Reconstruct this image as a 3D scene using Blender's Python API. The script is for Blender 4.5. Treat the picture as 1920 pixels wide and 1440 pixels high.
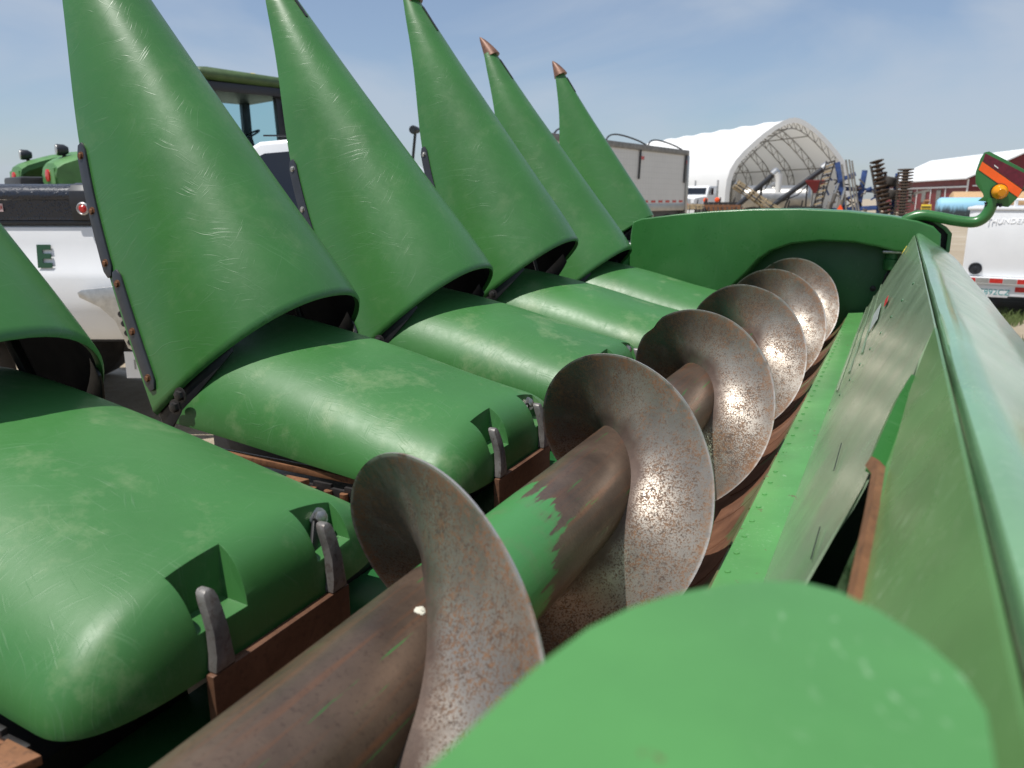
import bpy, bmesh, math, random
from mathutils import Vector, Matrix, noise
random.seed(7)
R = math.radians
scene = bpy.context.scene
for o in list(bpy.data.objects): bpy.data.objects.remove(o)
COL = scene.collection

# ------------------------------------------------------------------ camera
CZ = 1.45                                    # lens height above the yard
cam = bpy.data.cameras.new('camera'); camo = bpy.data.objects.new('camera', cam); COL.objects.link(camo)
cam.sensor_width = 36.0; cam.lens = 27.0; cam.clip_start = 0.02; cam.clip_end = 3000
camo.location = (0, 0, CZ)
camo.rotation_euler = (R(90 - 13.6), 0, R(26.51))
cam.dof.use_dof = True; cam.dof.focus_distance = 1.8; cam.dof.aperture_fstop = 6.4
scene.camera = camo

# ------------------------------------------------------------------ sky and sun
SUN = Vector((-0.21, -0.30, 0.93)).normalized()
w = bpy.data.worlds.new('World'); scene.world = w; w.use_nodes = True
nt = w.node_tree; nt.nodes.clear()
def wn(t): return nt.nodes.new(t)
sky = wn('ShaderNodeTexSky'); sky.sky_type = 'NISHITA'; sky.sun_disc = False
sky.sun_elevation = math.asin(SUN.z); sky.sun_rotation = math.atan2(SUN.x, SUN.y)
sky.air_density = 1.0; sky.dust_density = 0.7; sky.ozone_density = 2.2
bg = wn('ShaderNodeBackground'); bg.inputs[1].default_value = 0.10
tc = wn('ShaderNodeTexCoord')
mp = wn('ShaderNodeMapping'); mp.inputs['Scale'].default_value = (1.3, 1.5, 5.0); mp.inputs['Rotation'].default_value = (R(6), R(9), R(30))
n1 = wn('ShaderNodeTexNoise'); n1.inputs['Scale'].default_value = 1.5; n1.inputs['Detail'].default_value = 8; n1.inputs['Roughness'].default_value = 0.5; n1.inputs['Distortion'].default_value = 0.5
r1 = wn('ShaderNodeValToRGB'); r1.color_ramp.elements[0].position = 0.41; r1.color_ramp.elements[1].position = 0.585
r1.color_ramp.elements[0].color = (0.24, 0.24, 0.24, 1); r1.color_ramp.elements[1].color = (0.72, 0.72, 0.72, 1)
mx = wn('ShaderNodeMixRGB'); mx.inputs[2].default_value = (5.0, 5.7, 6.7, 1)
wo = wn('ShaderNodeOutputWorld'); L = nt.links.new
L(tc.outputs['Generated'], mp.inputs[0]); L(mp.outputs[0], n1.inputs['Vector']); L(n1.outputs[0], r1.inputs[0])
L(r1.outputs[0], mx.inputs[0]); tn = wn('ShaderNodeMixRGB'); tn.blend_type = 'MULTIPLY'; tn.inputs[0].default_value = 1.0; tn.inputs[2].default_value = (0.97, 1.02, 1.10, 1)
L(sky.outputs[0], tn.inputs[1]); L(tn.outputs[0], mx.inputs[1]); L(mx.outputs[0], bg.inputs[0]); L(bg.outputs[0], wo.inputs[0])
sl = bpy.data.lights.new('sun', 'SUN'); sl.energy = 5.0; sl.angle = R(0.53); sl.color = (1.0, 0.965, 0.91)
so = bpy.data.objects.new('sun', sl); COL.objects.link(so); so.rotation_euler = (-SUN).to_track_quat('-Z', 'Y').to_euler()
so.location = (0, 0, 20)
scene.view_settings.view_transform = 'Standard'; scene.view_settings.look = 'None'
scene.view_settings.exposure = 0.0; scene.view_settings.gamma = 1.0
scene.render.engine = 'CYCLES'

# ------------------------------------------------------------------ material helpers
class NT:
    def __init__(s, name):
        s.m = bpy.data.materials.new(name); s.m.use_nodes = True
        s.t = s.m.node_tree; s.b = s.t.nodes['Principled BSDF']
        s.geo = s.t.nodes.new('ShaderNodeNewGeometry'); s.pos = s.geo.outputs['Position']
    def n(s, t, **kw):
        x = s.t.nodes.new(t)
        for k, v in kw.items(): setattr(x, k, v)
        return x
    def l(s, a, b): s.t.links.new(a, b)
    def math(s, op, a, b=None, c=None, clamp=False):
        x = s.n('ShaderNodeMath', operation=op); x.use_clamp = clamp
        for i, v in enumerate((a, b, c)):
            if v is None: continue
            if isinstance(v, (int, float)): x.inputs[i].default_value = v
            else: s.l(v, x.inputs[i])
        return x.outputs[0]
    def map(s, vec, scale=(1,1,1), rot=(0,0,0), loc=(0,0,0)):
        x = s.n('ShaderNodeMapping'); x.inputs['Scale'].default_value = scale; x.inputs['Rotation'].default_value = rot; x.inputs['Location'].default_value = loc
        s.l(vec, x.inputs[0]); return x.outputs[0]
    def noise(s, scale=5, detail=4, rough=0.5, vec=None, dist=0.0):
        x = s.n('ShaderNodeTexNoise'); x.inputs['Scale'].default_value = scale; x.inputs['Detail'].default_value = detail
        x.inputs['Roughness'].default_value = rough; x.inputs['Distortion'].default_value = dist
        s.l(vec if vec is not None else s.pos, x.inputs['Vector']); return x.outputs[0]
    def vor(s, scale, vec=None):
        x = s.n('ShaderNodeTexVoronoi'); x.inputs['Scale'].default_value = scale
        s.l(vec if vec is not None else s.pos, x.inputs['Vector']); return x.outputs['Distance']
    def ramp(s, fac, stops):
        x = s.n('ShaderNodeValToRGB'); cr = x.color_ramp
        while len(cr.elements) < len(stops): cr.elements.new(0.5)
        for e, (p, c) in zip(cr.elements, stops):
            e.position = p; e.color = (c, c, c, 1) if isinstance(c, (int, float)) else (*c, 1)
        s.l(fac, x.inputs[0]); return x.outputs[0]
    def mix(s, fac, a, b, blend='MIX'):
        x = s.n('ShaderNodeMixRGB', blend_type=blend)
        for i, v in enumerate((fac, a, b)):
            if isinstance(v, (int, float)): x.inputs[i].default_value = v if i == 0 else (v, v, v, 1)
            elif isinstance(v, tuple): x.inputs[i].default_value = (*v, 1)
            else: s.l(v, x.inputs[i])
        return x.outputs[0]
    def sep(s, vec=None):
        x = s.n('ShaderNodeSeparateXYZ'); s.l(vec if vec is not None else s.pos, x.inputs[0]); return x.outputs
    def bump(s, h, strength=0.3, dist=0.002):
        x = s.n('ShaderNodeBump'); x.inputs['Strength'].default_value = strength; x.inputs['Distance'].default_value = dist
        s.l(h, x.inputs['Height']); s.l(x.outputs[0], s.b.inputs['Normal']); return x
    def set(s, col=None, rough=None, metal=None, spec=None):
        for k, v in (('Base Color', col), ('Roughness', rough), ('Metallic', metal), ('Specular IOR Level', spec)):
            if v is None: continue
            if isinstance(v, (int, float)): s.b.inputs[k].default_value = v
            elif isinstance(v, tuple): s.b.inputs[k].default_value = (*v, 1)
            else: s.l(v, s.b.inputs[k])
        return s.m

def simple(name, col, rough=0.5, metal=0.0, var=0.12, scale=6.0, spec=0.5):
    t = NT(name)
    f = t.noise(scale, 6, 0.6)
    a = tuple(c * (1 - var) for c in col); b = tuple(min(1, c * (1 + var)) for c in col)
    c = t.mix(t.ramp(f, [(0.3, 0.0), (0.7, 1.0)]), a, b)
    r = t.math('MULTIPLY_ADD', t.noise(scale * 3, 3), 0.2, rough - 0.1, clamp=True)
    return t.set(c, r, metal, spec)

def scratches(t, seed, k, amount, length=11.0, thin=420.0, ax=None):
    """short hairline scuffs in k directions, in patches"""
    rnd = random.Random(seed)
    d = t.n('ShaderNodeVectorMath', operation='MULTIPLY_ADD')
    nz = t.n('ShaderNodeTexNoise'); nz.inputs['Scale'].default_value = 5.0; t.l(t.pos, nz.inputs['Vector'])
    t.l(nz.outputs['Color'], d.inputs[0]); d.inputs[1].default_value = (0.06, 0.06, 0.06); t.l(t.pos, d.inputs[2])
    tot = None; src = d.outputs[0]
    if ax is not None:                                     # lie in the plane of the shell
        dp = t.n('ShaderNodeVectorMath', operation='DOT_PRODUCT'); t.l(src, dp.inputs[0]); dp.inputs[1].default_value = ax
        cb = t.n('ShaderNodeCombineXYZ'); t.l(dp.outputs['Value'], cb.inputs[0]); t.l(t.sep(src)[1], cb.inputs[1]); src = cb.outputs[0]
    for i in range(k):
        v = t.map(t.map(src, (1, 1, 1), (rnd.uniform(0, 3), rnd.uniform(0, 3), rnd.uniform(0, 3)) if ax is None else (0, 0, rnd.uniform(-1.5, 1.5))), (length * rnd.uniform(.7, 1.5), thin, thin), (0, 0, 0), (rnd.uniform(0, 50),) * 3)
        f = t.noise(1.0, 2, 0.5, v)
        patch = t.ramp(t.noise(rnd.uniform(5, 11), 3, 0.6, t.map(t.pos, loc=(i * 7.3, seed, 0))), [(0.50, 0.0), (0.66, 1.0)])
        f = t.math('MULTIPLY', t.ramp(f, [(0.625, 0.0), (0.73, 1.0)]), patch)
        tot = f if tot is None else t.math('MAXIMUM', tot, f)
    return t.math('MULTIPLY', tot, amount)

def green_poly(name, col, seed, rough=0.36, amount=1.0, dusty=0.25, coat=0.12, wav=(9, 0.6), ax=(1, 0, 0)):
    t = NT(name)
    sc = scratches(t, seed, 6, amount, 11.0, 330.0, ax)
    fine = t.noise(150, 3, 0.6)
    big = t.ramp(t.noise(3.1, 5, 0.55, t.map(t.pos, loc=(seed, 0, 0))), [(0.3, 0.0), (0.7, 1.0)])
    c = t.mix(big, tuple(x * 0.88 for x in col), tuple(x * 1.10 for x in col))
    pale = tuple(min(1, x * 0.6 + 0.22) for x in col)
    dust = t.ramp(t.noise(6.5, 9, 0.72, t.map(t.pos, loc=(0, seed * 3.1, 0))), [(0.53, 0.0), (0.70, dusty)])
    c = t.mix(dust, c, (0.24, 0.31, 0.16))
    lg = scratches(t, seed + 40, 3, 1.0, 2.5, 330.0, ax)
    c = t.mix(t.math('MULTIPLY', lg, 0.16), c, (0.20, 0.36, 0.19))
    c = t.mix(t.math('MULTIPLY', sc, 0.11), c, pale)
    mott = t.ramp(t.noise(24, 6, 0.7), [(0.3, 0.0), (0.75, 1.0)])
    r = t.math('MULTIPLY_ADD', mott, 0.12, rough - 0.05)
    r = t.math('MULTIPLY_ADD', sc, 0.05, r)
    h = t.math('ADD', t.math('MULTIPLY', sc, 0.34), t.math('MULTIPLY', t.noise(wav[0], 4, 0.55), wav[1]))
    h = t.math('ADD', h, t.math('MULTIPLY', fine, 0.05))
    t.bump(h, 0.30, 0.0024)
    t.b.inputs['Coat Weight'].default_value = coat; t.b.inputs['Coat Roughness'].default_value = 0.24
    return t.set(c, r, 0.0, 0.5)

def painted_steel(name, col, seed, rough=0.35, chip=0.66, pale=0.3, dirt=(0.12, 0.06, 0.035)):
    t = NT(name)
    big = t.ramp(t.noise(4.0, 6, 0.6, t.map(t.pos, loc=(seed, seed, 0))), [(0.3, 0.0), (0.72, 1.0)])
    c = t.mix(big, tuple(x * 0.8 for x in col), tuple(min(1, x * 1.18) for x in col))
    sc = scratches(t, seed + 3, 3, 1.0, 6.0, 200.0)
    c = t.mix(t.math('MULTIPLY', sc, pale), c, (0.55, 0.66, 0.5))
    ch = t.ramp(t.noise(28, 7, 0.65, t.map(t.pos, loc=(0, seed * 2.0, 0))), [(chip, 0.0), (chip + 0.02, 1.0)])
    c = t.mix(ch, c, dirt)
    r = t.math('MULTIPLY_ADD', t.noise(9, 5), 0.22, rough - 0.1, clamp=True)
    t.bump(t.math('ADD', t.math('MULTIPLY', sc, 0.4), t.noise(16, 5, 0.6)), 0.16, 0.003)
    return t.set(c, r, 0.0, 0.5)

GREEN = (0.042, 0.172, 0.052)
M = {}
M['poly_snout'] = green_poly('green_poly_snout', (0.040, 0.150, 0.033), 3, 0.36, 1.0, 0.14, 0.10, (9, 0.6), (-0.486, 0, 0.874))
M['poly_hood'] = green_poly('green_poly_hood', (0.040, 0.153, 0.036), 11, 0.46, 1.0, 0.42, 0.0, (30, 0.4))
M['end_green'] = green_poly('green_end_panel', (0.034, 0.152, 0.036), 21, 0.30, 0.06, 0.04)
M['paint_bright'] = painted_steel('bright_green_paint', (0.074, 0.240, 0.064), 5, 0.42)
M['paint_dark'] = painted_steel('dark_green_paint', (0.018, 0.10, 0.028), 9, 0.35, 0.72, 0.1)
M['sheet'] = painted_steel('worn_green_sheet', (0.27, 0.365, 0.235), 15, 0.21, 0.76, 0.22)
M['sheet'].node_tree.nodes['Principled BSDF'].inputs['Metallic'].default_value = 0.3
M['sheet_near'] = painted_steel('scuffed_green_sheet', (0.095, 0.21, 0.070), 17, 0.25, 0.74, 0.3)
M['beam'] = painted_steel('beam_green', (0.150, 0.305, 0.150), 19, 0.17, 0.68, 0.4)
M['beam'].node_tree.nodes['Principled BSDF'].inputs['Coat Weight'].default_value = 0.35; M['beam'].node_tree.nodes['Principled BSDF'].inputs['Coat Roughness'].default_value = 0.12
M['black_steel'] = simple('black_steel', (0.012, 0.012, 0.014), 0.5, 0.0, 0.3, 20)
M['black_poly'] = simple('black_poly_strip', (0.022, 0.024, 0.030), 0.42, 0.0, 0.2, 30)
M['inner_shade'] = simple('shaded_inside', (0.006, 0.006, 0.006), 0.95, 0.0, 0.2, 8, 0.1)  # snout interior: its shade is put into the colour, near black
M['bolt'] = simple('zinc_bolt', (0.42, 0.40, 0.37), 0.35, 0.9, 0.35, 90)
M['bolt_rusty'] = simple('rusty_bolt', (0.17, 0.075, 0.035), 0.6, 0.4, 0.5, 120)
M['dark_iron'] = simple('dark_iron', (0.045, 0.042, 0.042), 0.45, 0.5, 0.35, 40)

def rust_plate(name, seed, base=(0.13, 0.058, 0.028), hi=(0.33, 0.15, 0.07), rough=0.6):
    t = NT(name)
    f = t.noise(14, 9, 0.7, t.map(t.pos, loc=(seed, 0, 0)))
    c = t.mix(t.ramp(f, [(0.3, 0.0), (0.72, 1.0)]), base, hi)
    c = t.mix(t.ramp(t.noise(110, 4, 0.6), [(0.52, 0.0), (0.7, 0.6)]), c, (0.06, 0.03, 0.02))
    t.bump(t.noise(90, 6, 0.65), 0.3, 0.002)
    return t.set(c, t.math('MULTIPLY_ADD', f, 0.3, rough - 0.15), 0.25, 0.5)
M['rust'] = rust_plate('rusty_plate', 2)
M['rust_tip'] = rust_plate('rusty_point', 8, (0.10, 0.045, 0.028), (0.24, 0.12, 0.075), 0.5)
M['prong'] = rust_plate('worn_prong', 4, (0.09, 0.082, 0.076), (0.26, 0.245, 0.23), 0.42)
M['prong_plate'] = rust_plate('brown_plate', 6, (0.105, 0.048, 0.027), (0.19, 0.095, 0.055), 0.5)

# auger geometry (relative to the lens)
AX, AZ, AR, AT, AP, AY0 = -0.4565, -0.5173, 0.228, 0.0805, 0.678, 0.693

def flight_mat():
    t = NT('worn_flighting')
    x, y, z = t.sep()
    rho = t.math('SQRT', t.math('ADD', t.math('POWER', t.math('SUBTRACT', x, AX), 2.0), t.math('POWER', t.math('SUBTRACT', z, AZ + CZ), 2.0)))
    big = t.noise(6.5, 5, 0.6)
    speck = t.noise(310, 5, 0.75)
    med = t.noise(42, 6, 0.7)
    thr = t.math('ADD', speck, t.math('MULTIPLY', t.math('SUBTRACT', med, 0.5), 0.30))
    thr = t.math('ADD', thr, t.math('MULTIPLY', t.math('SUBTRACT', big, 0.5), 0.32))
    rust = t.ramp(thr, [(0.485, 0.0), (0.53, 1.0)])
    edge = t.ramp(t.math('ADD', rho, t.math('MULTIPLY', t.math('SUBTRACT', med, 0.5), 0.06)), [(0.198, 0.0), (0.232, 0.75)])
    root = t.ramp(t.math('ADD', rho, t.math('MULTIPLY', t.math('SUBTRACT', big, 0.5), 0.10)), [(0.086, 1.0), (0.116, 0.0)])
    steel = t.mix(t.ramp(t.noise(11, 5), [(0.3, 0.0), (0.7, 1.0)]), (0.235, 0.208, 0.178), (0.37, 0.335, 0.29))
    rc = t.mix(t.ramp(t.noise(130, 4), [(0.35, 0.0), (0.65, 1.0)]), (0.050, 0.028, 0.018), (0.175, 0.084, 0.034))
    rc = t.mix(edge, rc, (0.27, 0.12, 0.045))
    fac = t.math('MAXIMUM', t.math('MULTIPLY', rust, 0.92), t.math('MULTIPLY', edge, t.ramp(med, [(0.42, 0.0), (0.6, 1.0)])))
    c = t.mix(fac, steel, rc)
    c = t.mix(root, c, t.mix(t.noise(60, 4), (0.050, 0.030, 0.022), (0.095, 0.058, 0.042)))
    # green paint remains and dark oxide; the mask also paints shade at upper left
    gz = t.ramp(t.math('SUBTRACT', z, CZ + AZ - 0.06), [(0.0, 0.0), (0.14, 1.0)])
    left = t.ramp(t.math('SUBTRACT', AX + 0.09, x), [(0.0, 0.0), (0.16, 1.0)])
    gshade_mask = t.math('MULTIPLY', t.math('MULTIPLY', gz, left), t.ramp(t.noise(10, 6, 0.65), [(0.22, 0.0), (0.46, 0.95)]))
    gshade_mask = t.math('MULTIPLY', gshade_mask, t.math('SUBTRACT', 1.0, t.math('MULTIPLY', rust, 0.7)))
    c = t.mix(gshade_mask, c, t.mix(t.ramp(t.noise(7, 5), [(0.42, 0.0), (0.6, 1.0)]), (0.045, 0.034, 0.026), (0.035, 0.085, 0.045)))
    rimm = t.math('MULTIPLY', t.ramp(rho, [(0.2225, 0.0), (0.2262, 1.0)]), t.ramp(t.noise(26, 5, 0.6), [(0.36, 0.0), (0.52, 0.9)]))
    c = t.mix(rimm, c, (0.52, 0.49, 0.46))
    solid = t.math('MAXIMUM', t.math('MAXIMUM', fac, gshade_mask), t.math('MULTIPLY', root, 0.7))
    solid = t.math('MULTIPLY', solid, t.math('SUBTRACT', 1.0, rimm))
    metal = t.math('MULTIPLY_ADD', solid, -0.75, 0.8)
    rough = t.math('MULTIPLY_ADD', solid, 0.28, 0.42)
    t.bump(t.math('ADD', t.math('MULTIPLY', speck, 0.6), med), 0.28, 0.0014)
    return t.set(c, rough, metal, 0.5)
def tube_mat():
    t = NT('worn_auger_tube')
    x, y, z = t.sep()
    streak = t.noise(1.0, 7, 0.62, t.map(t.pos, (70, 3.2, 70)))
    blot = t.noise(9, 6, 0.62)
    c = t.mix(t.ramp(blot, [(0.3, 0.0), (0.7, 1.0)]), (0.085, 0.060, 0.046), (0.165, 0.112, 0.080))
    c = t.mix(t.ramp(streak, [(0.52, 0.0), (0.72, 0.75)]), c, (0.21, 0.09, 0.045))
    c = t.mix(t.ramp(t.noise(170, 5, 0.7), [(0.54, 0.0), (0.68, 0.5)]), c, (0.05, 0.032, 0.026))
    ang = t.math('ARCTAN2', t.math('SUBTRACT', z, AZ + CZ), t.math('SUBTRACT', x, AX))
    # helical band of surviving paint just behind each turn of the flight
    edge = t.math('ADD', t.math('MULTIPLY', t.math('SUBTRACT', streak, 0.5), 0.30), t.math('MULTIPLY', t.math('SUBTRACT', t.noise(14, 5), 0.5), 0.16))
    lim = t.math('ADD', t.math('MULTIPLY', ang, 0.075), 0.875)
    g = t.math('SUBTRACT', t.math('ADD', lim, edge), y)
    g = t.ramp(g, [(0.0, 0.0), (0.004, 0.75), (0.02, 1.0)])
    low = t.ramp(y, [(0.735, 0.0), (0.74, 1.0)])
    g = t.math('MULTIPLY', g, low)
    gs = t.math('MULTIPLY', t.ramp(t.noise(1.0, 5, 0.6, t.map(t.pos, (120, 5, 120), loc=(3, 1, 0))), [(0.645, 0.0), (0.66, 1.0)]), 0.8)
    c = t.mix(t.math('MAXIMUM', g, gs), c, t.mix(t.ramp(t.noise(30, 6, 0.7), [(0.5, 0.0), (0.75, 0.5)]), (0.05, 0.20, 0.055), (0.10, 0.16, 0.07)))
    t.bump(t.math('ADD', t.noise(140, 5, 0.6), streak), 0.2, 0.0015)
    return t.set(c, t.math('MULTIPLY_ADD', blot, 0.25, 0.24), t.math('MULTIPLY_ADD', g, -0.5, 0.5), 0.5)
M['flight'] = flight_mat(); M['tube'] = tube_mat()

def trough_mat():
    t = NT('worn_trough')
    f = t.noise(12, 8, 0.66)
    c = t.mix(t.ramp(f, [(0.3, 0.0), (0.7, 1.0)]), (0.10, 0.045, 0.026), (0.24, 0.115, 0.065))
    x, y, z = t.sep()
    g = t.ramp(t.math('ADD', t.math('SUBTRACT', z, CZ - 0.70), t.math('MULTIPLY', t.math('SUBTRACT', t.noise(7, 5), 0.5), 0.35)), [(0.05, 0.0), (0.06, 1.0)])
    far = t.ramp(y, [(2.1, 0.0), (2.9, 1.0)])
    c = t.mix(t.math('MULTIPLY', g, t.math('MAXIMUM', far, 0.4)), c, (0.05, 0.21, 0.07))
    t.bump(t.noise(60, 5), 0.3, 0.002)
    return t.set(c, 0.55, 0.2, 0.5)
M['trough'] = trough_mat()

# ------------------------------------------------------------------ mesh helpers
class MB:
    def __init__(s, mat=None): s.v = []; s.f = []; s.mat = mat or Matrix.Identity(4)
    def add(s, vs, fs):
        o = len(s.v); s.v += [s.mat @ Vector(p) for p in vs]; s.f += [tuple(i + o for i in f) for f in fs]; return s
    def box(s, a, b):
        (x0, y0, z0), (x1, y1, z1) = a, b
        return s.add([(x0,y0,z0),(x1,y0,z0),(x1,y1,z0),(x0,y1,z0),(x0,y0,z1),(x1,y0,z1),(x1,y1,z1),(x0,y1,z1)],
              [(0,3,2,1),(4,5,6,7),(0,1,5,4),(1,2,6,5),(2,3,7,6),(3,0,4,7)])
    def grid(s, rows, closed=False, cap=False):
        n = len(rows[0]); vs = [p for r in rows for p in r]; fs = []
        m = n if closed else n - 1
        for i in range(len(rows) - 1):
            for j in range(m):
                k = (j + 1) % n; fs.append((i*n+j, i*n+k, (i+1)*n+k, (i+1)*n+j))
        if cap: fs.append(tuple(range(n))[::-1]); fs.append(tuple((len(rows)-1)*n + j for j in range(n)))
        return s.add(vs, fs)
    def tube(s, path, rad, seg=12, cap=True):
        path = [Vector(p) for p in path]; rows = []; up = None
        for i, p in enumerate(path):
            t = (path[min(i+1, len(path)-1)] - path[max(i-1, 0)]).normalized()
            if up is None:
                up = t.orthogonal().normalized()
            else: up = (up - t * up.dot(t)).normalized()
            b = t.cross(up); r = rad[i] if isinstance(rad, (list, tuple)) else rad
            rows.append([p + (up * math.cos(2*math.pi*j/seg) + b * math.sin(2*math.pi*j/seg)) * r for j in range(seg)])
        return s.grid(rows, True, cap)
    def lathe(s, prof, c, axis, seg=20):
        """prof: (distance along axis, radius)"""
        a = Vector(axis).normalized(); u = a.orthogonal().normalized(); b = a.cross(u); c = Vector(c)
        rows = [[c + a * h + (u * math.cos(2*math.pi*j/seg) + b * math.sin(2*math.pi*j/seg)) * max(r, 1e-4) for j in range(seg)] for h, r in prof]
        return s.grid(rows, True, True)
    def prism(s, poly, off):
        n = len(poly); off = Vector(off); a = [Vector(p) for p in poly]
        return s.add(a + [p + off for p in a], [tuple(range(n))[::-1], tuple(range(n, 2*n))] + [(i, (i+1) % n, n + (i+1) % n, n + i) for i in range(n)])
    def bar(s, p, q, wdt, hgt, up=(0, 0, 1)):
        p, q = Vector(p), Vector(q); t = (q - p).normalized(); u = Vector(up); x = t.cross(u)
        if x.length < 1e-4: x = t.orthogonal()
        x.normalize(); u = x.cross(t).normalized()
        r = lambda c: [c + x*wdt/2 + u*hgt/2, c - x*wdt/2 + u*hgt/2, c - x*wdt/2 - u*hgt/2, c + x*wdt/2 - u*hgt/2]
        return s.grid([r(p), r(q)], True, True)

WLOC = {}
def wloc(o): return WLOC.get(o.name, Vector((0, 0, 0))) if o else Vector((0, 0, 0))
def mesh_of(name, mb, mat, bevel=0, smooth=40, seg=2):
    me = bpy.data.meshes.new(name)
    me.from_pydata([tuple(v) for v in mb.v], [], mb.f)
    bm = bmesh.new(); bm.from_mesh(me)
    bmesh.ops.recalc_face_normals(bm, faces=bm.faces)
    if bevel:
        es = [e for e in bm.edges if len(e.link_faces) == 2 and e.calc_face_angle(0) > R(28)]
        bmesh.ops.bevel(bm, geom=es, offset=bevel, segments=seg, affect='EDGES', profile=0.6, clamp_overlap=True)
    bm.to_mesh(me); bm.free()
    if smooth:
        me.shade_smooth(); me.set_sharp_from_angle(angle=R(smooth))
    me.materials.append(M[mat] if isinstance(mat, str) else mat)
    return me
def link(name, me, parent=None, loc=(0, 0, 0)):
    """loc is a world position of the mesh origin"""
    o = bpy.data.objects.new(name, me); COL.objects.link(o)
    o.parent = parent; o.location = Vector(loc) - wloc(parent); WLOC[o.name] = Vector(loc)
    return o
def part(name, mb, mat, parent=None, bevel=0, smooth=40, seg=2):
    """mesh in world coordinates; origin moved to the parent's origin or its own base centre"""
    if parent is not None: org = wloc(parent)
    else:
        xs = [v.x for v in mb.v]; ys = [v.y for v in mb.v]; zs = [v.z for v in mb.v]
        org = Vector(((min(xs)+max(xs))/2, (min(ys)+max(ys))/2, min(zs)))
    mb.v = [v - org for v in mb.v]
    return link(name, mesh_of(name, mb, mat, bevel, smooth, seg), parent, org)
def thing(name, label, cat, loc, group=None):
    o = bpy.data.objects.new(name, None); COL.objects.link(o); o.empty_display_size = 0.2
    o.location = loc; WLOC[o.name] = Vector(loc); return tag(o, label, cat, group)
def tag(o, label, cat, group=None):
    o['label'] = label; o['category'] = cat
    if group: o['group'] = group
    return o
def structure(o): o['kind'] = 'structure'; return o
def text_mesh(body, size, mtx, depth=0.002, shear=0.0, spacing=1.0, bold=0.0):
    cu = bpy.data.curves.new('lettering', 'FONT'); cu.body = body; cu.size = size; cu.offset = bold; cu.extrude = depth; cu.shear = shear
    cu.align_x = 'CENTER'; cu.align_y = 'CENTER'; cu.space_character = spacing
    ob = bpy.data.objects.new('lettering', cu); COL.objects.link(ob)
    bpy.context.view_layer.update()
    me = bpy.data.meshes.new_from_object(ob.evaluated_get(bpy.context.evaluated_depsgraph_get()))
    mb = MB(mtx); mb.add([v.co.copy() for v in me.vertices], [tuple(p.vertices) for p in me.polygons])
    bpy.data.objects.remove(ob); bpy.data.curves.remove(cu); bpy.data.meshes.remove(me)
    return mb
def frame(origin, xdir, up=(0, 0, 1)):
    """matrix whose x runs along xdir, y along up, z out of the face"""
    x = Vector(xdir).normalized(); y = Vector(up); y = (y - x * y.dot(x)).normalized(); z = x.cross(y)
    m = Matrix((x, y, z)).transposed().to_4x4(); m.translation = Vector(origin); return m
def C(x, y, z): return Vector((x, y, z + CZ))      # lens-relative to world
def hexbolt(c, axis, r=0.009, h=0.008):
    mb = MB(); a = Vector(axis).normalized()
    mb.lathe([(0, r*1.55), (0.002, r*1.55), (0.0022, r*1.2)], c, a, 14)
    mb.lathe([(0.002, r), (h, r), (h + 0.001, r*0.8)], c, a, 6)
    return mb
def interp(pts, s):
    for (a, va), (b, vb) in zip(pts, pts[1:]):
        if s <= b:
            k = max(0, min(1, (s - a) / (b - a))); return va + (vb - va) * k
    return pts[-1][1]
def smoothed(pts, s):
    """catmull-rom through the points"""
    n = len(pts)
    for i in range(n - 1):
        if s <= pts[i+1][0] or i == n - 2:
            x0, y0 = pts[i]; x1, y1 = pts[i+1]
            m0 = (pts[i+1][1]-pts[i-1][1])/(pts[i+1][0]-pts[i-1][0]) if i > 0 else (y1-y0)/(x1-x0)
            m1 = (pts[i+2][1]-y0)/(pts[i+2][0]-x0) if i < n-2 else (y1-y0)/(x1-x0)
            h = x1-x0; k = max(0, min(1, (s-x0)/h))
            return (2*k**3-3*k**2+1)*y0 + (k**3-2*k**2+k)*h*m0 + (-2*k**3+3*k**2)*y1 + (k**3-k**2)*h*m1
# ------------------------------------------------------------------ the yard
def ground_mat():
    t = NT('gravel_yard')
    a = t.noise(0.22, 8, 0.6); b = t.noise(9, 8, 0.7); c2 = t.noise(70, 4, 0.7)
    c = t.mix(t.ramp(a, [(0.35, 0.0), (0.65, 1.0)]), (0.30, 0.24, 0.165), (0.39, 0.33, 0.245))
    c = t.mix(t.ramp(b, [(0.4, 0.0), (0.7, 0.6)]), c, (0.22, 0.17, 0.115))
    c = t.mix(t.ramp(c2, [(0.45, 0.0), (0.7, 0.5)]), c, (0.46, 0.41, 0.33))
    c = t.mix(t.ramp(t.noise(0.6, 5, 0.6, t.map(t.pos, (0.35, 2.2, 1))), [(0.56, 0.0), (0.64, 0.75)]), c, (0.54, 0.49, 0.41))
    t.bump(t.math('ADD', b, c2), 0.5, 0.02)
    return t.set(c, 0.9, 0.0, 0.2)
M['ground'] = ground_mat()
g = MB(); g.add([(-1500, -1500, 0), (1500, -1500, 0), (1500, 1500, 0), (-1500, 1500, 0)], [(0, 1, 2, 3)])
structure(part('ground', g, 'ground'))
# ------------------------------------------------------------------ the corn head
HEAD = thing('corn_head', 'green harvester corn head with rusty auger, raised snouts and long trough', 'corn head', (-0.6, 2.2, 0))
CY = [0.71 + 0.762 * i for i in range(6)]

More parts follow.
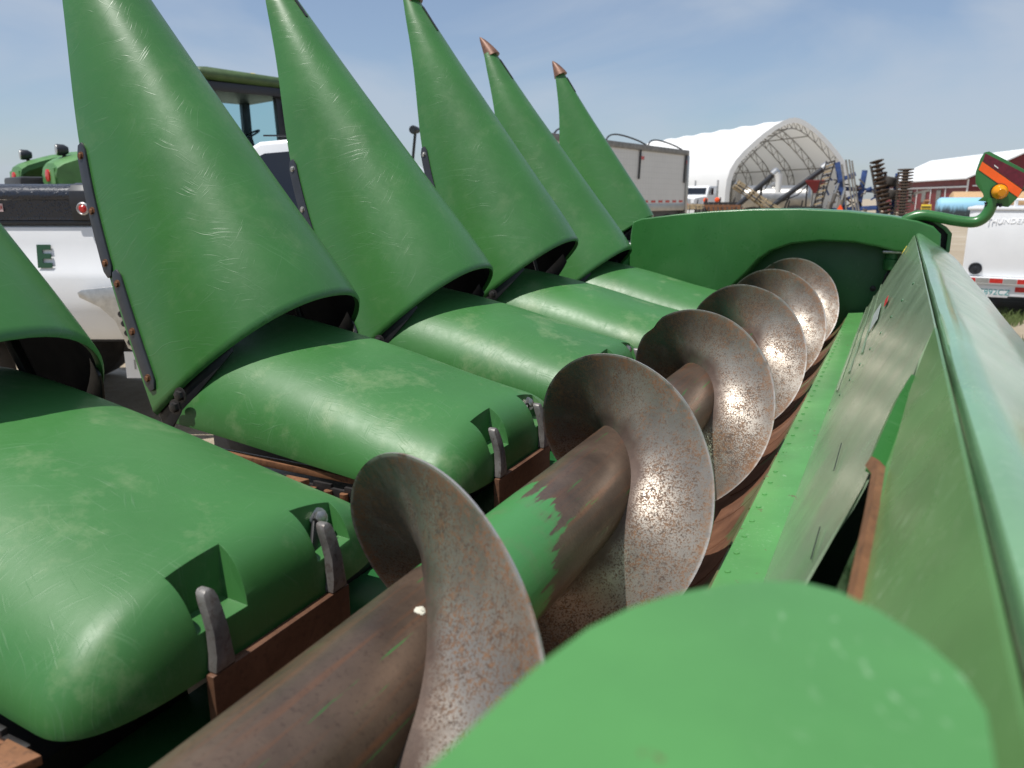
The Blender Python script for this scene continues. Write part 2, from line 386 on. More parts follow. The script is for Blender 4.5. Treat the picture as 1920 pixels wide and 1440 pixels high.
# --- auger
def helix_rows(r0, r1, ya, yb, thick):
    rows = []; turns = (yb - ya) / AP; N = int(turns * 96)
    for k in range(N + 1):
        y = ya + (yb - ya) * k / N
        a = math.pi / 2 + (y - AY0) / AP * 2 * math.pi
        row = []
        for side in (-1, 1):
            rr = [r0 + (r1 - r0) * q for q in (0, .06, .14, .3, .5, .7, .88, 1.0)]
            if side == 1: rr = rr[::-1]
            for q in rr:
                jit = 0.0
                f = (q - r0) / (r1 - r0)
                if q > r1 - 0.02:
                    jit = noise.noise((math.cos(a)*2.0, y * 6, math.sin(a)*2.0)) * 0.0022
                # the knocked-in crown on the third turn
                d = abs(y - (AY0 + AP * 2.125)); 
                if d < 0.022 and f > 0.85: jit -= 0.010 * (1 - d / 0.022) * (f - 0.85) / 0.15
                root = math.exp(-f * 14) * 0.012          # weld fillet: the strip flares where it meets the tube
                th = thick * (1.9 - 1.1 * f) + root
                bow = 0.010 * math.sin(f * math.pi)
                row.append(C(AX + (q + jit) * math.cos(a), y + side * th / 2 + bow, AZ + (q + jit) * math.sin(a)))
        rows.append(row)
    return rows
tb = MB(); tb.tube([C(AX, y, AZ) for y in (-0.9, 0.2, 0.8, 1.5, 2.5, 3.5, 4.38)], AT, 64)
auger = part('auger', tb, 'tube', HEAD, smooth=50)
auger['label'] = 'long rusty auger tube with worn steel flighting'
fl = MB(); fl.grid(helix_rows(AT - 0.004, AR, -0.75, 4.30, 0.0046), True, True)
part('flighting', fl, 'flight', auger, smooth=55)
dn_ = Vector((0.320, 0, 0.948)); dc_ = C(-0.4308, 0.6374, -0.4410)
mb = MB(); mb.lathe([(-0.002, 0.0075), (0.0008, 0.0062), (0.0016, 0.003)], dc_, dn_, 11); mb.v = [v + Vector((0, 0.0016 * math.sin(k * 2.1), 0)) for k, v in enumerate(mb.v)]
part('dropping', mb, simple('dried_white_spot', (0.62, 0.60, 0.50), 0.8), auger)
# --- trough
tr = MB(); rows = []
for y in [(-0.9 + 5.25 * k / 40) for k in range(41)]:
    row = [C(AX + 0.262 * math.cos(R(a)), y, AZ + 0.262 * math.sin(R(a))) for a in range(-132, -12, 6)]
    row += [C(-0.196, y, -0.60)]
    back = [Vector((p.x + 0.003 if p.x > -0.2 else p.x, p.y, p.z - 0.006)) for p in row[::-1]]
    rows.append(row + back)
tr.grid(rows, True, True)
trough = part('trough', tr, 'trough', HEAD)
for k in range(20):                                        # floor slats with dark joints behind the auger
    y = 0.55 + k * 0.19
    mb = MB(); a0, a1 = R(-58), R(-20); rr = 0.2605
    rows = []
    for j in range(7):
        a = a0 + (a1 - a0) * j / 6
        n = Vector((math.cos(a), 0, math.sin(a))); p = C(AX, 0, AZ) + n * rr
        rows.append([p + Vector((0, y + 0.002, 0)), p + Vector((0, y + 0.182 - 0.0, 0)), p - n*0.006 + Vector((0, y + 0.180, 0)), p - n*0.006 + Vector((0, y + 0.004, 0))])
    mb.grid(rows, True, True); part('floor_plate', mb, 'trough', trough)

# --- stripper strip behind the auger, with its row of rivets
st = MB(); st.prism([C(-0.206, -0.9, -0.580), C(-0.134, -0.9, -0.572), C(-0.134, -0.9, -0.584), C(-0.200, -0.9, -0.592), C(-0.2, -0.9, -0.66), C(-0.206, -0.9, -0.66)], (0, 5.25, 0))
strip = part('back_strip', st, 'paint_bright', HEAD, bevel=0.0015)
riv = mesh_of('rivet', MB().lathe([(0, 0.0052), (0.0012, 0.005), (0.0024, 0.002)], (0, 0, 0), (-0.1, 0, 1), 10), 'paint_bright')
for k in range(52):
    y = 0.42 + k * 0.0735
    link('rivet', riv, strip, C(-0.192, y, -0.5786 + 0.0003))

# --- back sheet: a worn far panel with a torn edge and a nearer, thicker panel
BA, BB = Vector((-0.135, 0, -0.574)), Vector((0.056, 0, -0.165)); BU = BB - BA; BN = Vector((-BU.z, 0, BU.x)).normalized()
def BS(y, t, off=0.0):
    p = BA + BU * t + BN * off; return C(p.x, y, p.z)
def sheet(poly, off, thick): 
    mb = MB(); n = len(poly)
    mb.add([BS(y, t, off) for y, t in poly] + [BS(y, t, off - thick) for y, t in poly],
       [tuple(range(n)), tuple(range(n, 2*n))[::-1]] + [(i, (i+1) % n, n + (i+1) % n, n + i) for i in range(n)])
    return mb
def sheet_grid(y0, y1, lower, upper, off0, thick, ny=60, ntt=12):
    rows = []
    for i in range(ny + 1):
        k = i / ny; row = []
        for j in range(ntt + 1):
            t0, t1 = lower(k), upper(k); t = t0 + (t1 - t0) * j / ntt
            ya = y0(t) if callable(y0) else y0; yb = y1(t) if callable(y1) else y1
            y = ya + (yb - ya) * k; off = off0(t) if callable(off0) else off0
            wv = 0.0045 * noise.noise((y * 2.3, t * 1.6, 3)) + 0.0022 * noise.noise((y * 7, t * 3.0, 9))
            row.append((y, t, off + wv * math.sin(min(1, max(0, t)) * math.pi)))
        rows.append(row)
    mb = MB()
    fr = [[BS(*p) for p in r] for r in rows]; bk = [[BS(p[0], p[1], p[2] - thick) for p in r] for r in rows]
    mb.grid([a + b[::-1] for a, b in zip(fr, bk)], True, True)
    return mb
tear = [(0.0, 0.60), (0.30, 0.72), (0.446, 0.80), (0.534, 0.836), (0.60, 0.846), (0.64, 0.862), (0.70, 0.915), (0.78, 0.985), (0.86, 1.05), (0.90, 1.12), (1.0, 1.2)]
part('back_sheet', sheet_grid(lambda t: interp(tear, t), 4.24, lambda k: 0.0, lambda k: 0.985, 0.0, 0.003, 70, 24), 'sheet', HEAD, smooth=60)
near_edge = [(0.0, 0.30), (0.40, 0.44), (0.72, 0.545), (0.765, 0.66), (0.78, 0.79), (0.83, 0.88), (0.885, 1.03), (1.0, 1.21)]
o = part('back_sheet', sheet_grid(-0.9, lambda t: interp(near_edge, t), lambda k: 0.0, lambda k: 0.985, lambda t: 0.010 * (1 - max(0, t - 0.6) / 0.4), 0.004, 40, 24), 'sheet_near', HEAD, smooth=60)
o['label'] = 'nearer green back panel with a rusty torn edge'
# rusty edge bar of the feeder opening and the strips inside it
mb = MB(); mb.grid([[BS(y, t, 0.012), BS(y, t - 0.028, 0.012), BS(y, t - 0.028, 0.004), BS(y, t, 0.004)] for y, t in ((0.30, 0.70), (0.545, 0.748), (0.70, 0.772), (0.79, 0.780), (0.862, 0.742))], True, True)
part('edge_bar', mb, 'rust', HEAD)
mb = MB(); mb.grid([[BS(y, t + wd, 0.006), BS(y, t - wd, 0.006), BS(y, t - wd, -0.012), BS(y, t + wd, -0.012)] for y, t, wd in ((0.885, 0.690, .003), (0.90, 0.705, .007), (0.965, 0.755, .012), (1.02, 0.815, .014), (1.04, 0.875, .010))], True, True)
part('torn_lip', mb, 'end_green', HEAD)
mb = MB(); mb.prism([C(-0.12, -0.6, -0.88), C(0.118, -0.6, -0.88), C(0.118, -0.6, -0.30), C(0.10, -0.6, -0.30), C(0.10, -0.6, -0.86), C(-0.12, -0.6, -0.86)], (0, 4.8, 0))
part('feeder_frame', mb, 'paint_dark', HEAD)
mb = MB(); mb.tube([C(-0.02, 0.50, -0.52), C(-0.02, 0.62, -0.44), C(0.0, 0.74, -0.43), C(0.03, 0.8, -0.36)], 0.006, 8)
part('cable', mb, 'rust', HEAD)
for ya, yb, t0, t1 in ((0.84, 0.93, 0.455, 0.463), (1.16, 1.30, 0.45, 0.458)):   # thin cracks
    part('crack', sheet([(ya, t0), (yb, t0 + 0.006), (yb, t0 + 0.008), (ya, t0 + 0.004)], 0.0052, 0.001), 'black_steel', HEAD, smooth=0)
for t_ in (0.10, 0.24, 0.38):
    mb = MB(); mb.grid([[BS(y, t_ - 0.012, 0.002), BS(y, t_ - 0.004, 0.0055), BS(y, t_ + 0.004, 0.0055), BS(y, t_ + 0.012, 0.002)] for y in [2.3 + 1.92 * k / 12 for k in range(13)]], True, True); part('pressed_bead', mb, 'sheet', HEAD)
seam_me = mesh_of('rivet', MB().lathe([(0, 0.0045), (0.0015, 0.004), (0.0025, 0.0015)], (0, 0, 0), tuple(BN), 10), 'paint_dark')
for k in range(9): link('rivet', seam_me, HEAD, BS(2.05, 0.12 + k * 0.1, 0.004))
# top beam: narrow cap and falling rear face
rb = MB(); rows = []
for k in range(49):
    y = -0.9 + (4.27 + 0.9) * k / 48; q = 0.0025 * noise.noise((y * 3, 1, 1))
    rows.append([C(0.0590, y, -0.176), C(0.0625 + q, y, -0.165), C(0.072, y, -0.162), C(0.090 + q, y, -0.169), C(0.099, y, -0.176 + q), C(0.16, y, -0.216), C(0.235 + 0.006 * noise.noise((y*1.7, 2, 2)), y, -0.272), C(0.240, y, -0.300), C(0.22, y, -0.300), C(0.10, y, -0.22), C(0.062, y, -0.19)])
rb.grid(rows, True, True)
part('top_beam', rb, 'beam', HEAD, smooth=50)
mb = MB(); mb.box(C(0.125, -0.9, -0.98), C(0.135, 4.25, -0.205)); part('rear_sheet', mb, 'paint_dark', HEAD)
# rounded cover plate close to the lens
def blob_outline():
    return [(-0.170, 0.02), (-0.150, 0.12), (-0.136, 0.201), (-0.127, 0.275), (-0.117, 0.317), (-0.104, 0.345), (-0.088, 0.367), (-0.068, 0.387), (-0.048, 0.401), (-0.028, 0.408), (-0.010, 0.405), (0.010, 0.392), (0.030, 0.372), (0.044, 0.350), (0.051, 0.325), (0.051, 0.29), (0.050, 0.02)]
mb = MB(); pl = [C(x * 0.74, y * 0.74, -0.148 + 0.02 * min(0, x)) for x, y in blob_outline()]
mb.prism([p + Vector((0, 0, -0.004)) for p in pl], (0, 0, 0.004))
o = part('cover_plate', mb, M['paint_bright'], HEAD, bevel=0.0012); o['label'] = 'rounded bright green cover plate close to the viewer'
mb = MB(); mb.bar(C(0.058, 0.05, -0.150), C(0.060, 0.275, -0.152), 0.016, 0.012); part('cover_bracket', mb, 'rust', HEAD, bevel=0.002)

# --- hoods between the rows
TOP = [(-1.75, -0.275), (-1.434, -0.300), (-1.15, -0.352), (-0.913, -0.412), (-0.80, -0.437), (-0.6, -0.475)]
BOT = [(-1.75, -0.495), (-1.36, -0.522), (-0.95, -0.560), (-0.79, -0.574), (-0.6, -0.585)]
WID = [(-1.75, 0.272), (-1.3, 0.282), (-0.9, 0.290), (-0.6, 0.290)]
def hood_mesh():
    mb = MB(); rows = []; XS, LEN = -0.795, 0.080
    stations = [-1.50 + (XS + 1.50) * k / 26 for k in range(27)]
    st2 = [(x, 1.0) for x in stations]
    for k in range(1, 15):
        v = k / 14 * math.pi / 2 * 0.995
        st2.append((XS + LEN * math.sin(v) ** (2 / 2.5), math.cos(v)))
    for x, sc in st2:
        zt, zb, wd = smoothed(TOP, x), smoothed(BOT, x), smoothed(WID, x)
        hz = (zt - zb) * sc ** (2 / 2.9); ww = wd * sc ** (2 / 4.6)
        row = []
        for j in range(41):
            a = math.pi * j / 40
            cy, sy = math.cos(a), math.sin(a)
            row.append(C(x, -ww * math.copysign(abs(cy) ** (2 / 2.45), cy), zb + hz * abs(sy) ** (2 / 2.08)))
        rows.append(row)
    mb.grid(rows, False)
    n = 41; b0 = len(rows)
    # close: floor, front and rear
    fs = [(i*n, (i+1)*n, (i+1)*n + n - 1, i*n + n - 1) for i in range(b0 - 1)]
    mb.f += fs; mb.f.append(tuple(range(n))); mb.f.append(tuple((b0-1)*n + j for j in range(n))[::-1])
    return mesh_of('hood', mb, 'poly_hood', smooth=0)
hood_me = hood_mesh()
tmp = bpy.data.objects.new('tmp', hood_me); COL.objects.link(tmp)
cut = MB()
for y0, y1 in ((-0.128, -0.036), (0.092, 0.186)):
    zf = -0.518
    cut.add([C(-0.775, y0, -0.36), C(-0.60, y0, -0.36), C(-0.60, y1 + .004, -0.36), C(-0.775, y1 + .004, -0.36), C(-0.765, y0, zf), C(-0.60, y0, zf - 0.01), C(-0.60, y1 - 0.012, zf - 0.01), C(-0.765, y1 - 0.012, zf)],
       [(0,1,2,3), (7,6,5,4), (4,5,1,0), (5,6,2,1), (6,7,3,2), (7,4,0,3)])
cme = mesh_of('cut', cut, 'poly_hood', smooth=0)
cto = bpy.data.objects.new('tmpc', cme); COL.objects.link(cto)
bo = tmp.modifiers.new('b', 'BOOLEAN'); bo.operation = 'DIFFERENCE'; bo.object = cto; bo.solver = 'EXACT'
bv = tmp.modifiers.new('v', 'BEVEL'); bv.width = 0.006; bv.segments = 3; bv.limit_method = 'ANGLE'; bv.angle_limit = R(35)
bpy.context.view_layer.update()
hood_me = bpy.data.meshes.new_from_object(tmp.evaluated_get(bpy.context.evaluated_depsgraph_get()))
hood_me.name = 'hood'
bpy.data.objects.remove(tmp); bpy.data.objects.remove(cto)
hood_me.shade_smooth(); hood_me.set_sharp_from_angle(angle=R(50))

def prong_meshes():
    # a worn plate with two upright prongs that follow the hood's end
    mb = MB(); out = []
    x0 = -0.703
    prof = lambda z: x0 - 0.023 * max(0, (z + 0.54) / 0.08) ** 1.6 if z > -0.54 else x0
    mb.box(C(x0 - 0.010, -0.130, -0.80), C(x0 + 0.004, 0.135, -0.572))
    pl = mesh_of('prong_plate', mb, 'prong_plate', bevel=0.003)
    mb = MB()
    rows = []
    for z, hw in ((-0.571, 0.017), (-0.55, 0.0135), (-0.52, 0.0118), (-0.495, 0.0112), (-0.480, 0.0105), (-0.472, 0.0085), (-0.468, 0.004)):
        x = prof(z); rows.append([C(x + 0.004, -hw, z), C(x + 0.004, hw, z), C(x - 0.012, hw, z), C(x - 0.012, -hw, z)])
    mb.grid(rows, True, True)
    return pl, mesh_of('prong', mb, 'prong', bevel=0.003)
plate_me, prong_me = prong_meshes()
bolt_me = mesh_of('bolt', hexbolt((0, 0, 0), (1, -0.25, 0.45), 0.0105, 0.010), 'bolt')
strap_me = mesh_of('strap', MB().bar((0, -0.006, -0.002), (0.02, -0.04, -0.045), 0.016, 0.005, (1, 0, 0)), 'black_steel', bevel=0.001)
for i in range(5):
    h = link('hood', hood_me, HEAD, (0, CY[i], 0))
    link('prong_plate', plate_me, h, (0, CY[i], 0))
    for dy in (-0.108, 0.114): link('prong', prong_me, h, (0, CY[i] + dy, 0))
    link('bolt', bolt_me, h, C(-0.764, CY[i] + 0.148, -0.482))
    link('strap', strap_me, h, C(-0.762, CY[i] + 0.146, -0.484))
# frame under the hoods
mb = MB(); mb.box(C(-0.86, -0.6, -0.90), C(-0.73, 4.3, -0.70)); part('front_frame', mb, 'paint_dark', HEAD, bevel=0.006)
for i in range(-1, 5):                                     # row units between the hoods
    yc = CY[0] + 0.762 * i + 0.381
    mb = MB(); mb.box(C(-1.72, yc - 0.34, -0.80), C(-0.86, yc + 0.34, -0.66)); ru = part('row_unit', mb, 'black_steel', HEAD, bevel=0.004)
    if i > 2: continue
    for s in (-1, 1):
        mb = MB(); mb.box(C(-1.68, yc + s*0.062 - 0.026, -0.640), C(-0.80, yc + s*0.062 + 0.026, -0.628)); part('deck_plate', mb, 'rust', ru, bevel=0.002)
        mb = MB(); mb.box(C(-1.62, yc + s*0.108 - 0.010, -0.575), C(-0.80, yc + s*0.108 + 0.010, -0.560)); part('chain_guide', mb, 'rust', ru, bevel=0.002)
        lk = mesh_of('chain_link', MB().box((-0.024, -0.004, -0.010), (0.024, 0.004, 0.010)), 'dark_iron', bevel=0.002)
        rl = mesh_of('chain_roller', MB().lathe([(-0.018, 0.009), (0.018, 0.009)], (0, 0, 0), (0, 0, 1), 10), 'rust')
        nl = 20
        for k in range(nl):
            x = -1.60 + 0.041 * k
            link('chain_link', lk, ru, C(x, yc + s*0.082, -0.585 - 0.008 * (k % 2)))
            if k % 1 == 0: link('chain_roller', rl, ru, C(x + 0.02, yc + s*0.074, -0.605))
        for k in range(3):
            lug = MB(); x = -1.5 + 0.3 * k + (0.12 if s > 0 else 0)
            lug.prism([C(x - 0.03, yc + s*0.07, -0.580), C(x + 0.03, yc + s*0.07, -0.580), C(x + 0.012, yc + s*0.02, -0.580), C(x - 0.012, yc + s*0.02, -0.580)], (0, 0, 0.012))
            part('chain_lug', lug, 'rust', ru, bevel=0.002)

# --- raised snouts
SA = Vector((-0.486, 0, 0.874)).normalized(); SN = Vector((SA.z, 0, -SA.x))
HO = Vector((-1.50, 0, -0.46))
LSC = [1.0]
def SP(s, y, n): return HO + SA * (s * LSC[0]) + SN * n + Vector((0, y, 0))
NB = [(-0.1, -0.03), (0.0, -0.035), (0.37, -0.046), (0.665, -0.015), (1.03, 0.082), (1.30, 0.130), (1.36, 0.138)]
NTp = [(-0.1, 0.375), (0.08, 0.360), (0.35, 0.318), (0.65, 0.270), (0.95, 0.222), (1.2, 0.187), (1.36, 0.163)]
SW = [(-0.1, 0.298), (0.0, 0.292), (0.3, 0.240), (0.6, 0.188), (0.95, 0.126), (1.2, 0.072), (1.30, 0.045), (1.36, 0.030)]
def snout_section(s, ysc, slant, inset=0.0, n=37, skew=0.0):
    nb, ntp, wd = smoothed(NB, s), smoothed(NTp, s), smoothed(SW, s) * ysc
    row = []
    for j in range(n):
        a = math.pi * j / (n - 1); cy, sy = math.cos(a), math.sin(a)
        yy = -(wd - inset) * math.copysign(abs(cy) ** (2 / 2.25), cy)
        f = abs(sy) ** (2 / 1.95)
        nn = nb + (ntp - inset - nb) * f
        row.append(SP(s + slant * f, yy, nn))
    return row
def snout_mesh(ysc):
    mb = MB(); out = []; S1 = 1.305
    ss = [0.0, 0.012, 0.03, 0.06] + [0.06 + (S1 - 0.06) * k / 34 for k in range(1, 35)]
    outer, inner = [], []
    for s in ss:
        lip = 0.006 * max(0, 1 - s / 0.03)
        k = max(0.0, 1 - s / 1.2)
        outer.append(snout_section(s, ysc, 0.085 * k, 0.0))
        inner.append(snout_section(s, ysc, 0.085 * k, 0.014 if s < 1.1 else 0.014 * (1 - (s - 1.1) / 0.3)))
    # rolled rim: a small outward bead at the mouth
    bead = snout_section(-0.010, ysc, 0.085, 0.007)
    rows = [[C(*p) for p in r] for r in (inner[::-1] + [bead] + outer)]
    mb.grid(rows, False)
    n = 37; m = len(rows)
    for i in range((m - 1) // 2):                          # close the two lower edges
        for e in (0, n - 1):
            mb.f.append((i*n + e, (i+1)*n + e, (m-2-i)*n + e, (m-1-i)*n + e))
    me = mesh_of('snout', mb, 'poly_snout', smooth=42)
    me.materials.append(M['inner_shade'])
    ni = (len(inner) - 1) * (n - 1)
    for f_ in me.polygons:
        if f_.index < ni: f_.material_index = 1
    return me
def horn_mesh():
    mb = MB(); rows = []
    for k in range(9):
        t = k / 8; r = 0.047 * (1 - t) ** 0.75 + 0.0015
        c = SP(1.285 + 0.125 * t, 0, 0.150 - 0.004 * t - 0.012 * t * t)
        rows.append([C(*(c + Vector((0, 1, 0)) * r * 0.86 * math.cos(a) + SN * r * 0.85 * math.sin(a))) for a in [2 * math.pi * j / 18 for j in range(18)]])
    mb.grid(rows, True, True); return mesh_of('snout_tip', mb, 'rust_tip', smooth=50)
def edge_pt(s, side, ysc, dn=0.0, out=0.0):
    return SP(s, side * (smoothed(SW, s) * ysc + out), smoothed(NB, s) + dn)
def strip_mesh(s0, s1, side, ysc, dn):
    mb = MB(); rows = []; N = 16
    for k in range(N + 1):
        s = s0 + (s1 - s0) * k / N
        e = min(1, min(k, N - k) / 1.3) ; hw = 0.017 * (0.45 + 0.55 * math.sqrt(max(0, 1 - (1 - e) ** 2)))
        b = edge_pt(s, side, ysc, dn); o = Vector((0, side * 0.006, 0))
        rows.append([C(*(b - SN * hw)), C(*(b - SN * hw + o)), C(*(b + SN * hw + o)), C(*(b + SN * hw))])
    mb.grid(rows, True, True); return mesh_of('wear_strip', mb, 'black_poly', bevel=0.0015)
snout_cache = {}
def snout_parts(ysc, lsc):
    LSC[0] = lsc
    if ysc in snout_cache: return snout_cache[ysc]
    d = {'shell': snout_mesh(ysc), 'tip': horn_mesh(), 'strips': [], 'bolts': []}
    for side in (-1, 1):
        d['strips'].append(strip_mesh(0.045, 0.355, side, ysc, 0.030)); d['strips'].append(strip_mesh(0.350, 0.690, side, ysc, 0.008))
        for s, dn in ((0.075, 0.030), (0.195, 0.030), (0.320, 0.030), (0.385, 0.008), (0.520, 0.008), (0.660, 0.008)):
            d['bolts'].append((C(*edge_pt(s, side, ysc, dn, 0.005)), side))
    mb = MB(); mb.grid([[C(*SP(s, y, smoothed(NTp, s) + dn)) for s, y, dn in ((a, -0.006, 0.0), (a, 0.006, 0.0), (a, 0.006, 0.004), (a, -0.006, 0.004))] for a in (1.13, 1.16, 1.20, 1.25)], True, True)
    d['slot'] = mesh_of('ridge_slot', mb, 'black_steel')  # black strip on the ridge paints the dark of a slot
    # sheet-metal hinge brackets at the feet
    d['br'] = []
    for side in (-1, 1):
        sec = snout_section(0.0, ysc, 0.085, 0.017); sec = sec if side < 0 else sec[::-1]
        mb = MB(); rows = []
        for j in range(0, 9):
            p = sec[j]; hgt = 0.055 * (1 - j / 9) ** 0.6 + 0.004; o_ = Vector((0, side * 0.006, 0))
            rows.append([C(*(p + SA * 0.03)), C(*(p + SA * 0.03 + o_)), C(*(p - SA * hgt + o_)), C(*(p - SA * hgt))])
        mb.grid(rows, True, True); d['br'].append(mesh_of('hinge_bracket', mb, 'black_steel', bevel=0.0015))
    mb = MB()
    for side in (-1, 1): mb.bar(C(-1.42, side*0.2*ysc, -0.52), C(*SP(0.40, side*0.12*ysc, 0.17)), 0.03, 0.012)
    d['stay'] = mesh_of('inner_brace', mb, 'dark_iron', bevel=0.002)
    snout_cache[ysc] = d; return d
bolt_side = {s: {m: mesh_of('bolt', hexbolt((0, 0, 0), (0, s, 0), 0.0068, 0.006), m) for m in ('bolt', 'bolt_rusty')} for s in (-1, 1)}
big_bolt = {s: mesh_of('bolt', hexbolt((0, 0, 0), (0, s, 0), 0.012, 0.010), 'dark_iron') for s in (-1, 1)}
#          dx      dz    tilt  width
SNOUT = [(-0.005, -0.010, -2.5, 1.0, 1.0), (0.0, -0.012, 0.0, 1.0, 1.0), (0.0, -0.012, -1.2, 1.0, 1.0), (0.0, 0.055, 1.6, 1.0, 1.0), (0.0, -0.030, 0.3, 1.0, 1.0), (-0.135, 0.150, 5.0, 0.68, 0.82)]
for i, (dx, dz, tilt, ysc, lsc) in enumerate(SNOUT):
    d = snout_parts(ysc, lsc); cy = CY[i]
    hinge = C(HO.x, cy, HO.z)
    rot = Matrix.Rotation(R(tilt), 4, 'Y')
    def place(name, me, parent, p):
        # p: untilted world position of the mesh origin -> tilt about the hinge
        q = hinge + rot @ (Vector(p) - hinge) + Vector((dx, 0, dz))
        o = bpy.data.objects.new(name, me); COL.objects.link(o); o.parent = parent
        if parent is HEAD:
            o.location = q - wloc(HEAD); o.rotation_euler = (0, R(tilt), 0)
        else:
            o.location = Vector(p) - Vector((0, cy, 0))
        return o
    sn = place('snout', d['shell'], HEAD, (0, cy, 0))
    for me in d['strips']: place('wear_strip', me, sn, (0, cy, 0))
    place('snout_tip', d['tip'], sn, (0, cy, 0)); place('ridge_slot', d['slot'], sn, (0, cy, 0))
    for p, side in d['bolts']: place('bolt', bolt_side[side]['bolt_rusty' if i in (0, 1) else 'bolt'], sn, p + Vector((0, cy, 0)))
    for me in d['br']: place('hinge_bracket', me, sn, (0, cy, 0))
    place('inner_brace', d['stay'], sn, (0, cy, 0))
    for side in (-1, 1):
        for x, z in ((-1.435, -0.425), (-1.455, -0.455)): place('bolt', big_bolt[side], sn, C(x, side*(0.290*ysc) + cy, z))

# --- end panel with its arched recess
EP = [(-1.352, -1.02), (-1.358, -0.60), (-1.356, -0.20), (-1.345, -0.130), (-1.30, -0.110), (-1.10, -0.084), (-0.90, -0.066), (-0.70, -0.055), (-0.473, -0.052), (-0.25, -0.062), (-0.05, -0.085), (0.06, -0.105), (0.13, -0.130), (0.165, -0.165), (0.17, -0.24),
      (0.12, -0.255), (-0.02, -0.252), (-0.10, -0.232), (-0.21, -0.213), (-0.36, -0.210), (-0.50, -0.228), (-0.60, -0.268), (-0.66, -0.315), (-0.71, -0.380), (-0.78, -0.455), (-0.835, -0.56), (-0.85, -0.70), (-0.855, -1.02)]
def end_panel():
    Y0, Y1 = 4.20, 4.56
    me = bpy.data.meshes.new('end_panel'); bm = bmesh.new()
    vs = [bm.verts.new(C(x, Y0, z)) for x, z in EP]; f = bm.faces.new(vs)
    r = bmesh.ops.extrude_face_region(bm, geom=[f])
    for v in r['geom']:
        if isinstance(v, bmesh.types.BMVert): v.co.y = Y1
    bmesh.ops.recalc_face_normals(bm, faces=bm.faces)
    bm.verts.ensure_lookup_table()
    n = len(EP)
    outer, inner = [], []
    for e in bm.edges:
        ys = [v.co.y for v in e.verts]; 
        if abs(ys[0] - ys[1]) > 1e-6: continue
        idx = [min(range(n), key=lambda k: (EP[k][0] - v.co.x) ** 2 + (EP[k][1] + CZ - v.co.z) ** 2) for v in e.verts]
        if all(1 <= k <= 14 for k in idx) and abs(idx[0] - idx[1]) == 1: outer.append(e)
        elif abs(ys[0] - Y0) < 1e-6 and all(15 <= k for k in idx): inner.append(e)
    bmesh.ops.bevel(bm, geom=outer, offset=0.100, segments=9, affect='EDGES', profile=0.5, clamp_overlap=True)
    inner = [e for e in inner if e.is_valid]
    bmesh.ops.bevel(bm, geom=inner, offset=0.012, segments=3, affect='EDGES', profile=0.5, clamp_overlap=True)
    ng = [f for f in bm.faces if len(f.verts) > 4]
    bmesh.ops.triangulate(bm, faces=ng)
    for v in bm.verts: v.co -= wloc(HEAD)
    bm.to_mesh(me); bm.free(); me.shade_smooth(); me.set_sharp_from_angle(angle=R(38)); me.materials.append(M['end_green'])
    return link('end_panel', me, HEAD, wloc(HEAD))
ep = end_panel()
mb = MB(); mb.box(C(-1.72, 4.10, -1.02), C(-1.362, 4.48, -0.30)); part('divider_body', mb, 'paint_dark', HEAD, bevel=0.03)
mb = MB(); mb.box(C(-0.95, 4.40, -1.0), C(0.10, 4.44, -0.12)); part('end_wall', mb, 'paint_dark', HEAD, bevel=0.003)
mb = hexbolt(C(-0.105, 4.398, -0.455), (0, -1, 0), 0.010, 0.006); part('bolt', mb, 'dark_iron', HEAD)
# end cap behind the beam: a rounded frame
mb = MB()
ring = [(0.06, -0.085), (0.12, -0.092), (0.19, -0.135), (0.215, -0.165), (0.215, -0.25), (0.20, -0.27), (0.06, -0.27)]
ring2 = [(0.075, -0.10), (0.115, -0.106), (0.175, -0.145), (0.197, -0.17), (0.197, -0.245), (0.19, -0.255), (0.075, -0.255)]
rows = [[C(x, 4.295, z) for x, z in ring], [C(x, 4.295, z) for x, z in ring2], [C(x, 4.39, z) for x, z in ring2], [C(x, 4.39, z) for x, z in ring]]
mb.grid(rows + [rows[0]], True); part('beam_end_cap', mb, 'end_green', HEAD, bevel=0.003)
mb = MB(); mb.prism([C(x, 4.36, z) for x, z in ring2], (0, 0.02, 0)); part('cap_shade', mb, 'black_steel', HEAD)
# --- marker arm with clamp and reflector panel
Y = 4.27
mb = MB()
ctrl = [(-0.027, -0.30), (-0.026, -0.20), (-0.018, -0.150), (0.002, -0.112), (0.040, -0.088), (0.085, -0.080), (0.14, -0.087), (0.22, -0.103), (0.285, -0.110), (0.318, -0.102), (0.342, -0.078), (0.354, -0.045), (0.361, 0.0)]
path = []
for k in range(len(ctrl) - 1):
    for q in range(4):
        i0, i1, i2, i3 = max(0, k-1), k, k+1, min(len(ctrl)-1, k+2); t = q / 4
        f = lambda a, b, c, d_: 0.5 * ((2*b) + (-a + c)*t + (2*a - 5*b + 4*c - d_)*t*t + (-a + 3*b - 3*c + d_)*t**3)
        path.append(C(f(*[ctrl[j][0] for j in (i0, i1, i2, i3)]), Y, f(*[ctrl[j][1] for j in (i0, i1, i2, i3)])))
path.append(C(ctrl[-1][0], Y, ctrl[-1][1]))
mb.tube(path, 0.0255, 20)
arm = part('marker_arm', mb, 'end_green', HEAD, smooth=60)
mb = MB(); mb.lathe([(0, 0.036), (0.012, 0.040), (0.05, 0.040), (0.055, 0.033), (0.085, 0.034), (0.09, 0.043), (0.10, 0.043), (0.105, 0.034), (0.17, 0.036), (0.175, 0.03)], C(-0.028, Y, -0.345), (0, 0, 1), 20); part('clamp', mb, 'paint_dark', arm)
mb = MB(); mb.box(C(-0.075, Y - 0.05, -0.262), C(0.01, Y + 0.03, -0.250)); part('clamp_bolt', mb, 'bolt', arm, bevel=0.003)
